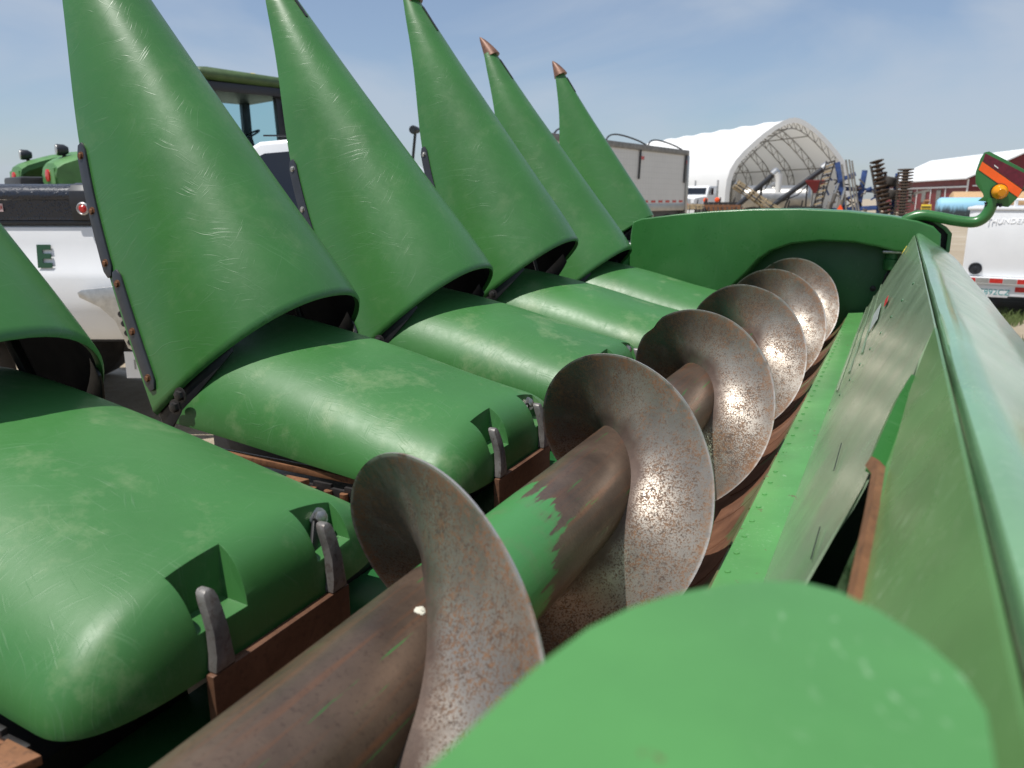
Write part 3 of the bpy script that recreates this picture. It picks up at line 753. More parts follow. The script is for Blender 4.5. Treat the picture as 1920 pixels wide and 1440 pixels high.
mb = MB(); mb.prism([C(0.0, Y - 0.02, -0.29), C(0.055, Y - 0.02, -0.16), C(0.02, Y - 0.02, -0.11), C(0.0, Y - 0.02, -0.14)], (0, 0.008, 0)); part('bracket', mb, 'end_green', arm, bevel=0.002)
for a in ((-0.05, -0.42), (-0.02, -0.43), (0.0, -0.40)):
    mb = MB(); mb.tube([C(-0.03, Y + 0.01, -0.33), C(-0.03 + a[0]*0.4, Y - 0.01, -0.37), C(a[0] - 0.01, Y, a[1])], 0.005, 8); part('hose', mb, 'black_steel', arm)
SY = 4.26
sg = [(0.300, 0.205), (0.288, 0.178), (0.276, 0.118), (0.282, 0.066), (0.316, 0.022), (0.322, 0.008), (0.300, -0.012), (0.345, -0.016), (0.372, -0.034), (0.425, -0.040), (0.455, 0.0), (0.47, 0.03), (0.487, 0.10), (0.480, 0.118), (0.385, 0.172), (0.318, 0.209)]
mb = MB(); mb.prism([C(x, SY, z) for x, z in sg], (0, 0.014, 0)); panel = part('marker_panel', mb, 'end_green', arm, bevel=0.003)
M['maroon'] = simple('maroon_reflector', (0.125, 0.010, 0.022), 0.35, 0.0, 0.25, 60)
M['orange'] = simple('orange_reflector', (0.95, 0.125, 0.012), 0.4, 0.0, 0.06, 40)
M['amber'] = simple('amber_lens', (0.75, 0.27, 0.005), 0.15, 0.0, 0.15, 30)
mb = MB(); mb.prism([C(x, SY - 0.0025, z) for x, z in ((0.304, 0.200), (0.298, 0.166), (0.470, 0.040), (0.478, 0.104))][::-1], (0, 0.002, 0)); part('reflector_band', mb, 'maroon', arm)
mb = MB(); mb.prism([C(x, SY - 0.0025, z) for x, z in ((0.296, 0.164), (0.286, 0.128), (0.456, 0.004), (0.468, 0.038))][::-1], (0, 0.002, 0)); part('reflector_band', mb, 'orange', arm)
mb = MB(); mb.prism([C(x, SY - 0.005, z) for x, z in ((0.345, 0.150), (0.362, 0.136), (0.364, 0.130), (0.346, 0.143))], (0, 0.002, 0)); part('chipped_paint', mb, simple('chip_white', (0.75, 0.72, 0.68), 0.6), arm)
mb = MB(); mb.lathe([(0, 0.030), (0.012, 0.034), (0.04, 0.030), (0.055, 0.016)], C(0.378, SY - 0.004, 0.030), (0.15, -1, -0.1), 18); part('amber_lamp', mb, 'amber', arm)
mb = MB(); mb.lathe([(-0.012, 0.03), (0.0, 0.036), (0.010, 0.037)], C(0.378, SY + 0.004, 0.030), (0.15, -1, -0.1), 18); part('lamp_housing', mb, 'black_steel', arm)
for x in (0.335, 0.35, 0.378, 0.392): part('bolt', hexbolt(C(x, SY - 0.002, -0.020 - 0.12*(x-0.335)), (0, -0.3, -1), 0.006, 0.012), 'dark_iron', arm)
# yellow row number and warning label on the sheet
M['yellow'] = simple('yellow_paint', (0.78, 0.60, 0.08), 0.45); M['red'] = simple('red_paint', (0.45, 0.02, 0.02), 0.4); M['white'] = simple('white_paint', (0.78, 0.78, 0.76), 0.4, 0, 0.05)
tm = text_mesh('155', 0.055, frame(BS(3.98, 0.83, 0.008), (0, -1, 0), tuple(BU)), 0.0006); part('row_number', tm, 'yellow', HEAD, smooth=0)
part('warning_label', sheet([(2.55, 0.43), (2.95, 0.43), (2.95, 0.53), (2.55, 0.53)], 0.007, 0.001), simple('faded_label', (0.34, 0.38, 0.36), 0.45), HEAD, smooth=0)
part('warning_label', sheet([(2.62, 0.60), (2.80, 0.60), (2.80, 0.64), (2.62, 0.64)], 0.007, 0.001), 'red', HEAD, smooth=0)

# ------------------------------------------------------------------ background materials
M['white_truck'] = simple('white_car_paint', (0.80, 0.81, 0.82), 0.16, 0.0, 0.03, 3)
M['glass_dark'] = simple('dark_glass', (0.012, 0.015, 0.022), 0.06, 0.0, 0.1, 2)
M['tyre'] = simple('dusty_tyre', (0.055, 0.048, 0.042), 0.85, 0.0, 0.35, 9)
M['tyre_mud'] = simple('muddy_tyre', (0.20, 0.165, 0.125), 0.9, 0.0, 0.4, 6)
M['alu'] = simple('cast_aluminium', (0.50, 0.50, 0.49), 0.38, 0.85, 0.15, 30)
M['red_lens'] = simple('red_lens', (0.50, 0.025, 0.02), 0.25, 0.0, 0.2, 40)
M['tractor_green'] = simple('dusty_tractor_green', (0.075, 0.20, 0.055), 0.45, 0.0, 0.28, 4)
M['roof_green'] = simple('dull_roof_green', (0.060, 0.105, 0.035), 0.5, 0.0, 0.3, 5)
M['tractor_yellow'] = simple('tractor_yellow', (0.72, 0.52, 0.04), 0.45, 0.0, 0.1, 5)
M['brown_pipe'] = simple('heat_browned_pipe', (0.24, 0.18, 0.115), 0.5, 0.4, 0.2, 9)
M['fabric_in'] = simple('grey_interior', (0.55, 0.54, 0.50), 0.8)
M['blue_steel'] = simple('implement_blue', (0.028, 0.065, 0.20), 0.55, 0.0, 0.45, 5)
M['grey_steel'] = simple('dull_grey_steel', (0.24, 0.225, 0.20), 0.55, 0.5, 0.3, 8)
M['rusty_disc'] = simple('rusty_disc', (0.135, 0.095, 0.07), 0.5, 0.5, 0.35, 14)
M['tan_bar'] = simple('tan_dusty_bar', (0.36, 0.28, 0.17), 0.75, 0.0, 0.35, 10)
M['barn_red'] = simple('barn_red', (0.17, 0.020, 0.022), 0.55, 0.0, 0.15, 1.5)
M['barn_roof'] = simple('white_metal_roof', (0.80, 0.81, 0.80), 0.45, 0.0, 0.05, 1.0)
M['pane'] = simple('grey_pane', (0.17, 0.17, 0.16), 0.25, 0.0, 0.2, 3)
M['rust_orange'] = rust_plate('peeling_orange_tank', 12, (0.45, 0.24, 0.09), (0.62, 0.47, 0.30), 0.7)
M['safety_orange'] = simple('safety_orange', (0.95, 0.10, 0.015), 0.5, 0.0, 0.05)
M['stainless'] = simple('stainless', (0.42, 0.41, 0.39), 0.32, 0.8, 0.15, 4)
M['hopper_red'] = simple('hopper_red', (0.22, 0.022, 0.025), 0.5)
M['green_letter'] = simple('dark_green_letter', (0.02, 0.075, 0.035), 0.4)
M['grey_print'] = simple('grey_print', (0.30, 0.30, 0.28), 0.6)

def trailer_wall():
    t = NT('aluminium_panels')
    x, y, z = t.sep()
    def lines(v, period, wd):
        m = t.math('FRACT', t.math('DIVIDE', v, period))
        return t.ramp(m, [(0.0, 1.0), (wd, 0.0)])
    g = t.math('MAXIMUM', lines(y, 0.16, 0.14), t.math('MULTIPLY', lines(z, 0.14, 0.12), 0.8))
    c = t.mix(t.noise(2, 5), (0.62, 0.60, 0.56), (0.72, 0.70, 0.665))
    c = t.mix(t.math('MULTIPLY', g, 0.28), c, (0.25, 0.245, 0.24))
    return t.set(c, 0.5, 0.15, 0.5)
M['trailer_wall'] = trailer_wall()
def diamond_plate():
    t = NT('black_diamond_plate')
    x, y, z = t.sep()
    v = t.vor(60, t.map(t.pos, (1.6, 1.6, 0.8), (0, R(35), 0)))
    t.bump(t.ramp(v, [(0.2, 1.0), (0.45, 0.0)]), 0.6, 0.004)
    return t.set((0.016, 0.020, 0.032), 0.28, 0.0, 0.6)
M['diamond'] = diamond_plate()
def fabric():
    t = NT('white_fabric')
    d = t.n('ShaderNodeBsdfDiffuse'); tr_ = t.n('ShaderNodeBsdfTranslucent'); m = t.n('ShaderNodeMixShader'); m.inputs[0].default_value = 0.27
    d.inputs[0].default_value = (0.86, 0.87, 0.87, 1); tr_.inputs[0].default_value = (0.80, 0.78, 0.72, 1)
    t.l(d.outputs[0], m.inputs[1]); t.l(tr_.outputs[0], m.inputs[2])
    t.l(m.outputs[0], t.t.nodes['Material Output'].inputs[0]); return t.m
M['fabric'] = fabric()
def old_tank():
    t = NT('faded_blue_tank')
    x, y, z = t.sep()
    st_ = t.noise(1.0, 6, 0.65, t.map(t.pos, (5, 5, 0.8)))
    low = t.ramp(t.math('ADD', t.math('SUBTRACT', 1.35, z), t.math('MULTIPLY', t.math('SUBTRACT', st_, 0.5), 1.5)), [(0.42, 0.0), (0.75, 0.9)])
    c = t.mix(low, (0.26, 0.50, 0.66), (0.045, 0.055, 0.065))
    return t.set(c, 0.55, 0.0, 0.4)
M['tank_blue'] = old_tank()
def cab_glass():
    t = NT('cab_glass')
    t.b.inputs['Transmission Weight'].default_value = 1.0; t.b.inputs['IOR'].default_value = 1.02
    return t.set((0.55, 0.80, 0.82), 0.02, 0.0, 0.5)
M['cab_glass'] = cab_glass()

def wheel(parent, c, axis, r, wdt, mat='tyre', rim='grey_steel'):
    """tyre with a hollow, hub dish as its own piece"""
    a = Vector(axis).normalized()
    w_ = part('wheel', MB().lathe([(-wdt/2, r*0.60), (-wdt/2, r*0.86), (-wdt*0.40, r*0.97), (-wdt*0.2, r), (wdt*0.2, r), (wdt*0.40, r*0.97), (wdt/2, r*0.86), (wdt/2, r*0.60), (wdt*0.3, r*0.55), (-wdt*0.3, r*0.55)], c, a, 36), mat, parent)
    part('rim', MB().lathe([(-wdt*0.34, r*0.575), (-wdt*0.30, r*0.45), (-wdt*0.1, r*0.40), (-wdt*0.1, r*0.15), (-wdt*0.35, r*0.12), (wdt*0.35, r*0.12), (wdt*0.1, r*0.15), (wdt*0.1, r*0.40), (wdt*0.30, r*0.45), (wdt*0.34, r*0.575)], c, a, 28), rim, w_)
    return w_
def local(origin, xdir):
    x = Vector((xdir[0], xdir[1], 0)).normalized(); z = Vector((0, 0, 1)); y = z.cross(x)
    m = Matrix((x, y, z)).transposed().to_4x4(); m.translation = Vector(origin); return m

# ------------------------------------------------------------------ white pickup behind the snouts
PM = local((-4.5, 2.81, 0), (0.895, 0.446))     # x forward along the truck, -y side faces the lens? (y points away)
PU = thing('pickup_truck', 'white pickup truck with black tool box on its bed, behind the snouts', 'pickup', PM @ Vector((0.9, 0.95, 0)))
def P_(): return MB(PM)
mb = P_(); rows = []
for a in [-1.55 + 2.35 * k / 16 for k in range(17)]:
    rows.append([(a, y, z) for y, z in ((0.06, 0.62), (-0.015, 0.70), (-0.045, 0.86), (-0.03, 0.99), (-0.028, 1.03), (-0.012, 1.055), (0.0, 1.20), (0.015, 1.285), (0.04, 1.30), (0.10, 1.30), (0.10, 0.62))])
mb.grid(rows, True, True); part('bed_side', mb, 'white_truck', PU, smooth=35)
mb = P_(); mb.grid([[(a, y, z) for y, z in ((1.85, 0.62), (1.90, 0.9), (1.85, 1.30), (1.78, 1.30), (1.78, 0.62))] for a in (-1.55, 0.8)], True, True); part('bed_side', mb, 'white_truck', PU)
mb = P_(); mb.box((-1.58, 0.03, 0.62), (-1.50, 1.85, 1.28)); part('tailgate', mb, 'white_truck', PU, bevel=0.02)
mb = P_(); mb.box((-1.5, 0.1, 0.60), (0.8, 1.78, 0.70)); part('bed_floor', mb, 'black_steel', PU)
mb = P_(); mb.box((-1.56, 0.005, 1.301), (0.8, 0.11, 1.325)); part('rail_cap', mb, 'black_poly', PU, bevel=0.006)
mb = P_(); mb.box((-1.75, 0.1, 0.42), (-1.58, 1.8, 0.60)); part('bumper', mb, 'alu', PU, bevel=0.02)
# cab
mb = P_(); prof = [(0.92, 0.60), (0.90, 1.30), (1.02, 1.36), (1.16, 1.70), (1.28, 1.775), (1.55, 1.80), (1.85, 1.78), (2.05, 1.70), (2.55, 1.28), (3.65, 1.18), (3.75, 1.0), (3.75, 0.5), (0.92, 0.5)]
def cabside(inset):
    return [(x, (0.02 if z < 1.31 else 0.02 + (z - 1.30) * 0.42) + inset, z) for x, z in prof]
n_ = len(prof); a_ = cabside(0.0); b_ = [(x, 1.86 - (y - 0.02), z) for x, y, z in a_]
mb.add(a_ + b_, [tuple(range(n_)), tuple(range(n_, 2*n_))[::-1]] + [(i, (i+1) % n_, n_ + (i+1) % n_, n_ + i) for i in range(n_)])
part('cab', mb, 'white_truck', PU, bevel=0.03, seg=3)
for pl in (((1.10, 1.33), (1.22, 1.655), (1.32, 1.705), (1.55, 1.725), (1.55, 1.33)), ((1.62, 1.33), (1.62, 1.725), (1.84, 1.70), (1.98, 1.66), (2.38, 1.33))):
    mb = P_(); mb.prism([(x, 0.012 + (z - 1.30) * 0.42, z) for x, z in pl], (0, -0.006, 0)); part('side_window', mb, 'glass_dark', PU)
mb = P_(); mb.box((1.3, 0.24, 1.806), (1.8, 0.255, 1.815)); part('roof_rail', mb, 'black_poly', PU)
for x in (-0.75, 3.0):
    for y in (0.12, 1.74): wheel(PU, PM @ Vector((x, y, 0.40)), PM.to_3x3() @ Vector((0, 1, 0)), 0.40, 0.26)
# tool box across the rails
TB = tag(bpy.data.objects.new('tool_box', None), 'black diamond-plate tool box on the pickup bed', 'tool box'); COL.objects.link(TB); TB.location = PM @ Vector((-0.5, 0.2, 1.326)); WLOC[TB.name] = Vector(TB.location)
mb = P_(); mb.grid([[(a, y, z) for y, z in ((0.0, 1.327), (-0.005, 1.44), (0.45, 1.44), (0.45, 1.327))] for a in (-1.6, 0.25)], True, True); part('box_body', mb, 'diamond', TB)
mb = P_(); mb.grid([[(a, y, z) for y, z in ((-0.012, 1.442), (-0.022, 1.455), (-0.018, 1.485), (0.01, 1.515), (0.06, 1.53), (0.46, 1.53), (0.46, 1.442))] for a in (-1.6, 0.25)], True, True); part('lid', mb, 'diamond', TB, smooth=50)
mb = P_(); mb.grid([[(a, y, z) for y, z in ((-0.012, 1.326), (-0.03, 1.45), (-0.026, 1.49), (0.005, 1.525), (0.06, 1.536), (0.47, 1.536), (0.47, 1.326))] for a in (0.252, 0.42)], True, True); part('end_cap', mb, 'black_poly', TB, bevel=0.004)
mb = P_(); mb.lathe([(0, 0.036), (0.012, 0.036), (0.016, 0.030), (0.012, 0.026)], (0.325, -0.022, 1.392), (0, -1, 0), 24); part('lamp_ring', mb, 'alu', TB)
mb = P_(); mb.lathe([(0, 0.026), (0.012, 0.024), (0.022, 0.012)], (0.325, -0.022, 1.392), (0, -1, 0), 20); part('lamp', mb, 'red_lens', TB)
mb = P_(); mb.box((-0.225, -0.0085, 1.375), (-0.145, -0.0055, 1.42)); part('maker_plate', mb, simple('pink_plate', (0.62, 0.45, 0.44), 0.5), TB)
for a0, a1, z0_, z1_ in ((-0.220, -0.186, 1.392, 1.407), (-0.178, -0.174, 1.386, 1.410), (-0.170, -0.160, 1.388, 1.408), (-0.156, -0.150, 1.390, 1.408)):
    mb = P_(); mb.box((a0, -0.0095, z0_), (a1, -0.009, z1_)); part('printed_mark', mb, 'red', TB, smooth=0)
tm = text_mesh('E', 0.175, PM @ frame((0.055, -0.017, 1.115), (1, 0, 0), (0, 0.11, 1)), 0.002, 0.0, 1.0, 0.007); part('lettering', tm, 'green_letter', PU, smooth=0)
# bed step: cast bracket with a row of holes
mb = P_(); pts = [(0.28, 0.925), (0.31, 0.94), (0.56, 0.965), (0.60, 0.95), (0.60, 0.60), (0.57, 0.58), (0.535, 0.60), (0.48, 0.76), (0.40, 0.84), (0.29, 0.895)]
mb.prism([(x, -0.075, z) for x, z in pts], (0, -0.05, 0)); stp = part('bed_step', mb, 'alu', PU, bevel=0.006)
for k in range(4):
    mb = P_(); mb.lathe([(0, 0.019), (0.002, 0.019)], (0.520 + 0.012 * k, -0.1265, 0.80 - 0.055 * k), (0, -1, 0), 16); part('hole', mb, 'black_steel', stp)
mb = P_(); mb.box((0.46, -0.03, 0.40), (0.62, -0.02, 0.56)); nb = part('number_plate', mb, 'white', PU)
tm = text_mesh('14', 0.085, PM @ frame((0.54, -0.033, 0.48), (1, 0, 0)), 0.001); part('lettering', tm, 'grey_print', nb, smooth=0)

# ------------------------------------------------------------------ articulated tractor
TM = local((-10.57, 10.52, 0), (0.31, 0.95))
TR = thing('tractor', 'dusty green articulated tractor with tall cab behind the white pickup', 'tractor', TM @ Vector((0, 0, 0)))
def T_(): return MB(TM)
mb = T_(); mb.box((-3.6, -0.45, 1.0), (-0.9, 0.45, 1.75)); part('rear_frame', mb, 'dark_iron', TR, bevel=0.05)
mb = T_(); mb.box((-0.9, -0.8, 1.2), (1.0, 0.8, 1.95)); part('cab_base', mb, 'tractor_green', TR, bevel=0.05)
for x in (-2.45, 2.6):
    for y in (-1.35, 1.35): wheel(TR, TM @ Vector((x + (0.25 if x < 0 else 0), y, 0.98)), TM.to_3x3() @ Vector((0, 1, 0)), 0.98, 0.75, 'tyre_mud', 'tractor_yellow')
for s_ in (-1, 1):                                          # rear fenders: flat tail with lamp, arched top
    mb = T_(); yi, yo = 0.55 * s_, 1.20 * s_; rows = []
    for x, z, zl in ((-3.30, 1.62, 1.50), (-3.34, 1.80, 1.49), (-3.31, 1.90, 1.49), (-3.22, 1.96, 1.50), (-3.05, 2.02, 1.54), (-2.85, 2.08, 1.64), (-2.6, 2.13, 1.80), (-2.3, 2.17, 1.94), (-1.9, 2.18, 2.02), (-1.5, 2.14, 2.0), (-1.1, 2.05, 1.9)):
        rows.append([(x, yi, z - 0.02), (x, yi + 0.16 * s_, z + 0.03), (x, yo - 0.14 * s_, z + 0.02), (x, yo, z - 0.05), (x, yo, min(z - 0.08, zl)), (x + 0.03, yo - 0.05 * s_, min(z - 0.09, zl)), (x + 0.03, yi + 0.05 * s_, z - 0.12), (x, yi, z - 0.1)])
    mb.grid(rows, True, True); fd = part('rear_fender', mb, 'tractor_green', TR, smooth=35)
    mb = T_(); mb.box((-3.345, min(yi, yo) + 0.06, 1.50), (-3.31, max(yi, yo) - 0.06, 1.86)); part('tail_panel', mb, 'tractor_green', fd, bevel=0.015)
    mb = T_(); mb.lathe([(0, 0.085), (0.02, 0.085), (0.03, 0.05)], (-3.345, 0.875 * s_, 1.76), (-1, 0, 0), 18); part('tail_lamp', mb, 'red_lens', fd)
    mb = T_(); mb.bar((-3.12, 0.90 * s_, 1.98), (-3.12, 0.90 * s_, 2.06), 0.05, 0.03); part('lamp_stalk', mb, 'black_steel', fd)
    mb = T_(); mb.lathe([(0, 0.045), (0.05, 0.075), (0.13, 0.08), (0.15, 0.075)], (-3.06, 0.90 * s_, 2.11), (-1, 0.1, 0), 18); part('work_lamp', mb, 'black_poly', fd)
    mb = T_(); mb.lathe([(0, 0.072), (0.008, 0.07)], (-3.215, 0.915 * s_, 2.11), (-1, 0.1, 0), 18); part('lamp_glass', mb, 'alu', fd)
TCM = TM @ Matrix.Translation((0, 0.30, 0)) @ Matrix.Diagonal((1, 0.84, 1, 1))
def TC_(): return MB(TCM)
cabw = 0.90
for x, y in ((-0.85, -cabw), (-0.85, cabw), (0.62, -cabw + 0.1), (0.62, cabw - 0.1)):
    mb = TC_(); mb.bar((x, y, 1.9), (x * 0.93, y * 0.95, 3.32), 0.14, 0.16, (1, 0, 0)); part('cab_post', mb, 'black_poly', TR, bevel=0.01)
for pl in ([(-0.83, -0.89, 1.97), (0.60, -0.79, 1.97), (0.55, -0.75, 3.28), (-0.78, -0.85, 3.28)], [(-0.83, 0.89, 1.97), (0.60, 0.79, 1.97), (0.55, 0.75, 3.28), (-0.78, 0.85, 3.28)], [(-0.86, -0.85, 2.2), (-0.86, 0.85, 2.2), (-0.80, 0.81, 3.26), (-0.80, -0.81, 3.26)], [(0.64, -0.75, 1.97), (0.64, 0.75, 1.97), (0.58, 0.71, 3.26), (0.58, -0.71, 3.26)]):
    mb = TC_(); mb.add(pl, [(0, 1, 2, 3)]); part('cab_window', mb, 'cab_glass', TR, smooth=0)
mb = TC_(); rows = []
for z, k in ((3.30, 0.96), (3.34, 1.02), (3.41, 1.03), (3.47, 0.98), (3.50, 0.85)):
    rows.append([(x * k + 0.05, y * k, z + 0.03 * (x < 0)) for x, y in ((-1.0, -0.9), (-0.9, -1.0), (0.68, -0.95), (0.82, -0.8), (0.82, 0.8), (0.68, 0.95), (-0.9, 1.0), (-1.0, 0.9))])
mb.grid(rows, True, True); part('roof', mb, 'roof_green', TR, smooth=50)
mb = TC_(); mb.box((-0.95, -0.95, 3.16), (0.76, 0.95, 3.305)); part('roof_liner', mb, 'black_poly', TR, bevel=0.02)
mb = TC_(); mb.lathe([(0, 0.15), (0.05, 0.145), (0.09, 0.11), (0.115, 0.04)], (0.42, -0.1, 3.495), (0, 0, 1), 20); part('gps_dome', mb, 'tractor_yellow', TR)
mb = TC_(); mb.lathe([(0, 0.09), (0.03, 0.085)], (0.66, -0.96, 3.24), (0.2, -1, -0.1), 16); part('roof_lamp', mb, 'alu', TR)
mb = TC_(); mb.tube([(0.30 + 0.19 * math.cos(a), 0.19 * math.sin(a), 2.55 + 0.10 * math.cos(a)) for a in [2 * math.pi * k / 20 for k in range(21)]], 0.018, 8); part('steering_wheel', mb, 'black_poly', TR)
mb = TC_(); mb.bar((0.45, 0, 2.0), (0.30, 0, 2.55), 0.09, 0.09, (1, 0, 0)); mb.box((0.30, -0.6, 1.95), (0.56, 0.6, 2.32)); part('dashboard', mb, 'black_poly', TR, bevel=0.03)
mb = TC_(); mb.box((-0.55, -0.28, 2.0), (0.0, 0.28, 2.25)); mb.box((-0.60, -0.26, 2.25), (-0.45, 0.26, 2.85)); part('seat', mb, 'black_poly', TR, bevel=0.05)
mb = TC_(); mb.bar((0.66, -0.85, 3.02), (0.80, -1.25, 3.02), 0.10, 0.10); mb.box((0.72, -1.10, 2.88), (0.82, -0.95, 3.08)); part('mirror_arm', mb, 'black_poly', TR, bevel=0.015)
mb = TC_(); mb.box((0.86, -1.50, 2.70), (0.94, -1.28, 3.10)); part('mirror', mb, 'black_poly', TR, bevel=0.03)
mb = T_(); mb.grid([[(x, -0.65 * k, 1.25), (x, -0.65 * k, zt - 0.2), (x, -0.35 * k, zt), (x, 0.35 * k, zt), (x, 0.65 * k, zt - 0.2), (x, 0.65 * k, 1.25)] for x, zt, k in ((1.0, 2.28, 1.0), (2.4, 2.20, 1.0), (3.7, 2.0, 0.92), (4.0, 1.8, 0.8))], True, True); part('bonnet', mb, 'tractor_green', TR, smooth=35)
mb = T_(); mb.lathe([(0, 0.055), (0.9, 0.055), (0.91, 0.075), (0.97, 0.075), (0.98, 0.055), (1.42, 0.05)], (0.98, -0.66, 1.75), (0.0, 0.0, 1), 16); part('exhaust_pipe', mb, 'brown_pipe', TR)
mb = T_(); mb.lathe([(0, 0.20), (1.25, 0.20), (1.36, 0.16), (1.4, 0.10)], (1.28, -0.74, 1.50), (0, 0, 1), 20); part('air_cleaner', mb, 'black_poly', TR)
mb = T_(); mb.bar((3.3, -0.6, 2.0), (3.3, -0.75, 2.74), 0.04, 0.04, (1, 0, 0)); part('lamp_stalk', mb, 'black_steel', TR)
mb = T_(); mb.lathe([(0, 0.06), (0.16, 0.085), (0.2, 0.07)], (3.36, -0.75, 2.76), (-1, -0.3, 0), 14); part('work_lamp', mb, 'black_poly', TR)

# ------------------------------------------------------------------ grain trailer
GM = local((-5.66, 22.5, 0), (0.143, 0.99))     # x towards the tail end (far), y towards -X
GT = thing('grain_trailer', 'long white-grey grain trailer with red reflector dashes, beyond the far snouts', 'trailer', GM @ Vector((-6, 1.2, 0)))
def G_(): return MB(GM)
mb = G_(); mb.box((-8.4, 0.0, 1.30), (-0.02, 2.5, 2.62)); part('box', mb, 'trailer_wall', GT)
mb = G_(); mb.box((-8.4, -0.04, 2.622), (0.02, 0.10, 2.76)); part('top_rail', mb, 'grey_steel', GT, bevel=0.01)
mb = G_(); mb.box((-8.4, -0.03, 1.12), (0.0, 0.10, 1.298)); part('bottom_rail', mb, 'stainless', GT, bevel=0.01)
mb = G_(); mb.box((-0.10, -0.05, 0.62), (0.04, 0.08, 2.62)); part('corner_post', mb, 'stainless', GT, bevel=0.01)
for k in range(17):
    mb = G_(); x = -0.35 - k * 0.46; mb.box((x - 0.13, -0.006, 1.335), (x + 0.13, -0.002, 1.395)); part('reflector', mb, 'red_lens', GT, smooth=0)
for x, ln in ((-0.18, 0.75), (-3.1, 0.70), (-6.0, 0.4)):
    mb = G_(); mb.bar((x, -0.03, 2.64), (x - 0.06, -0.03, 2.62 - ln), 0.06, 0.02, (0, 1, 0)); sp = part('tarp_strap', mb, 'black_steel', GT)
    mb = G_(); mb.box((x + 0.02, -0.035, 2.40), (x + 0.20, -0.02, 2.48)); part('side_marker', mb, 'red_lens', sp)
for k in range(3):
    x = -0.3 - k * 2.3
    mb = G_(); mb.tube([(x - 2.2 * q, 0.06 + 0.25 * math.sin(q * math.pi), 2.77 + 0.20 * math.sin(q * math.pi) ** 0.8) for q in [j / 10 for j in range(11)]], 0.02, 6); part('tarp_bow', mb, 'black_steel', GT)
for x in (-1.0, -2.25):
    for y in (0.28, 2.2): wheel(GT, GM @ Vector((x, y, 0.52)), GM.to_3x3() @ Vector((0, 1, 0)), 0.52, 0.5)
mb = G_(); mb.prism([(-8.2, 0.2, 1.12), (-3.2, 0.2, 1.12), (-3.9, 0.5, 0.45), (-4.3, 0.5, 0.45), (-5.6, 0.2, 1.05), (-6.9, 0.5, 0.45), (-7.3, 0.5, 0.45)], (0, 2.0, 0)); part('hopper', mb, 'grey_steel', GT)
mb = G_(); mb.box((-3.2, 0.1, 0.95), (-0.1, 2.4, 1.12)); part('axle_frame', mb, 'dark_iron', GT)

# ------------------------------------------------------------------ arched fabric building
BM_ = local((-9.5, 74.6, 0), (0.757, 0.653))     # x across the opening, y away from the lens
FB = thing('fabric_building', 'white arched fabric building with open front and steel trusses', 'building', BM_ @ Vector((0, 12, 0)))
HWB, HB = 6.3, 8.3
ARC = [(1.0, 0.0), (1.0, 0.24), (0.985, 0.36), (0.945, 0.465), (0.87, 0.56), (0.76, 0.65), (0.61, 0.75), (0.46, 0.84), (0.31, 0.915), (0.18, 0.965), (0.08, 0.992), (0.0, 1.0)]
def arc_pts(off=0.0, sag=0.0):
    pts = [(-x, z) for x, z in ARC] + [(x, z) for x, z in ARC[-2::-1]]
    return [(x * (HWB - off - sag), z * (HB - off - sag)) for x, z in pts]
mb = MB(BM_); rows = []; NB_ = 7
for k in range(NB_ * 4 + 1):
    y = 28.5 * k / (NB_ * 4); sg_ = 0.13 * math.sin(math.pi * (k % 4) / 4)
    rows.append([(x, y, z) for x, z in arc_pts(0, sg_)])
mb.grid(rows, False); part('fabric_cover', mb, 'fabric', FB, smooth=80)
mb = MB(BM_); mb.add([(x, 28.4, z) for x, z in arc_pts(0.02)], [tuple(range(len(arc_pts())))]); part('rear_wall', mb, 'fabric', FB, smooth=0)
mb = MB(BM_); p0, p1 = arc_pts(-0.03), arc_pts(0.42)
mb.grid([[(x, -0.05, z) for x, z in p0], [(x, -0.06, z) for x, z in p1], [(x, 0.05, z) for x, z in p1]], False); part('front_hem', mb, 'fabric', FB, smooth=80)
for k in range(0, NB_ + 1):
    y = 0.25 + k * 3.95
    tr_o = MB(BM_); tr_o.tube([(x, y, z) for x, z in arc_pts(0.22)], 0.045, 6); tr_o.tube([(x, y, z) for x, z in arc_pts(0.85)], 0.045, 6)
    a, b = arc_pts(0.22), arc_pts(0.85)
    for q in range(len(a) - 1):
        tr_o.bar((a[q][0], y, a[q][1]), (b[q+1][0], y, b[q+1][1]), 0.04, 0.04, (0, 1, 0)); tr_o.bar((b[q][0], y, b[q][1]), (a[q][0], y, a[q][1]), 0.04, 0.04, (0, 1, 0))
    part('truss', tr_o, 'grey_steel', FB)
for q in (4, 8, 11, 14, 18):
    a = arc_pts(0.85); mb = MB(BM_); mb.tube([(a[q][0], 0.2, a[q][1]), (a[q][0], 28, a[q][1])], 0.045, 6); part('purlin', mb, 'grey_steel', FB)
mb = MB(BM_); mb.box((-5.6, -0.5, 0), (-4.4, 6, 2.6)); mb.box((-5.4, 1.0, 2.6), (-4.6, 3, 3.0)); tag(part('storage_container', mb, 'grey_steel', bevel=0.02), 'dark grey container just inside the open fabric building', 'container')

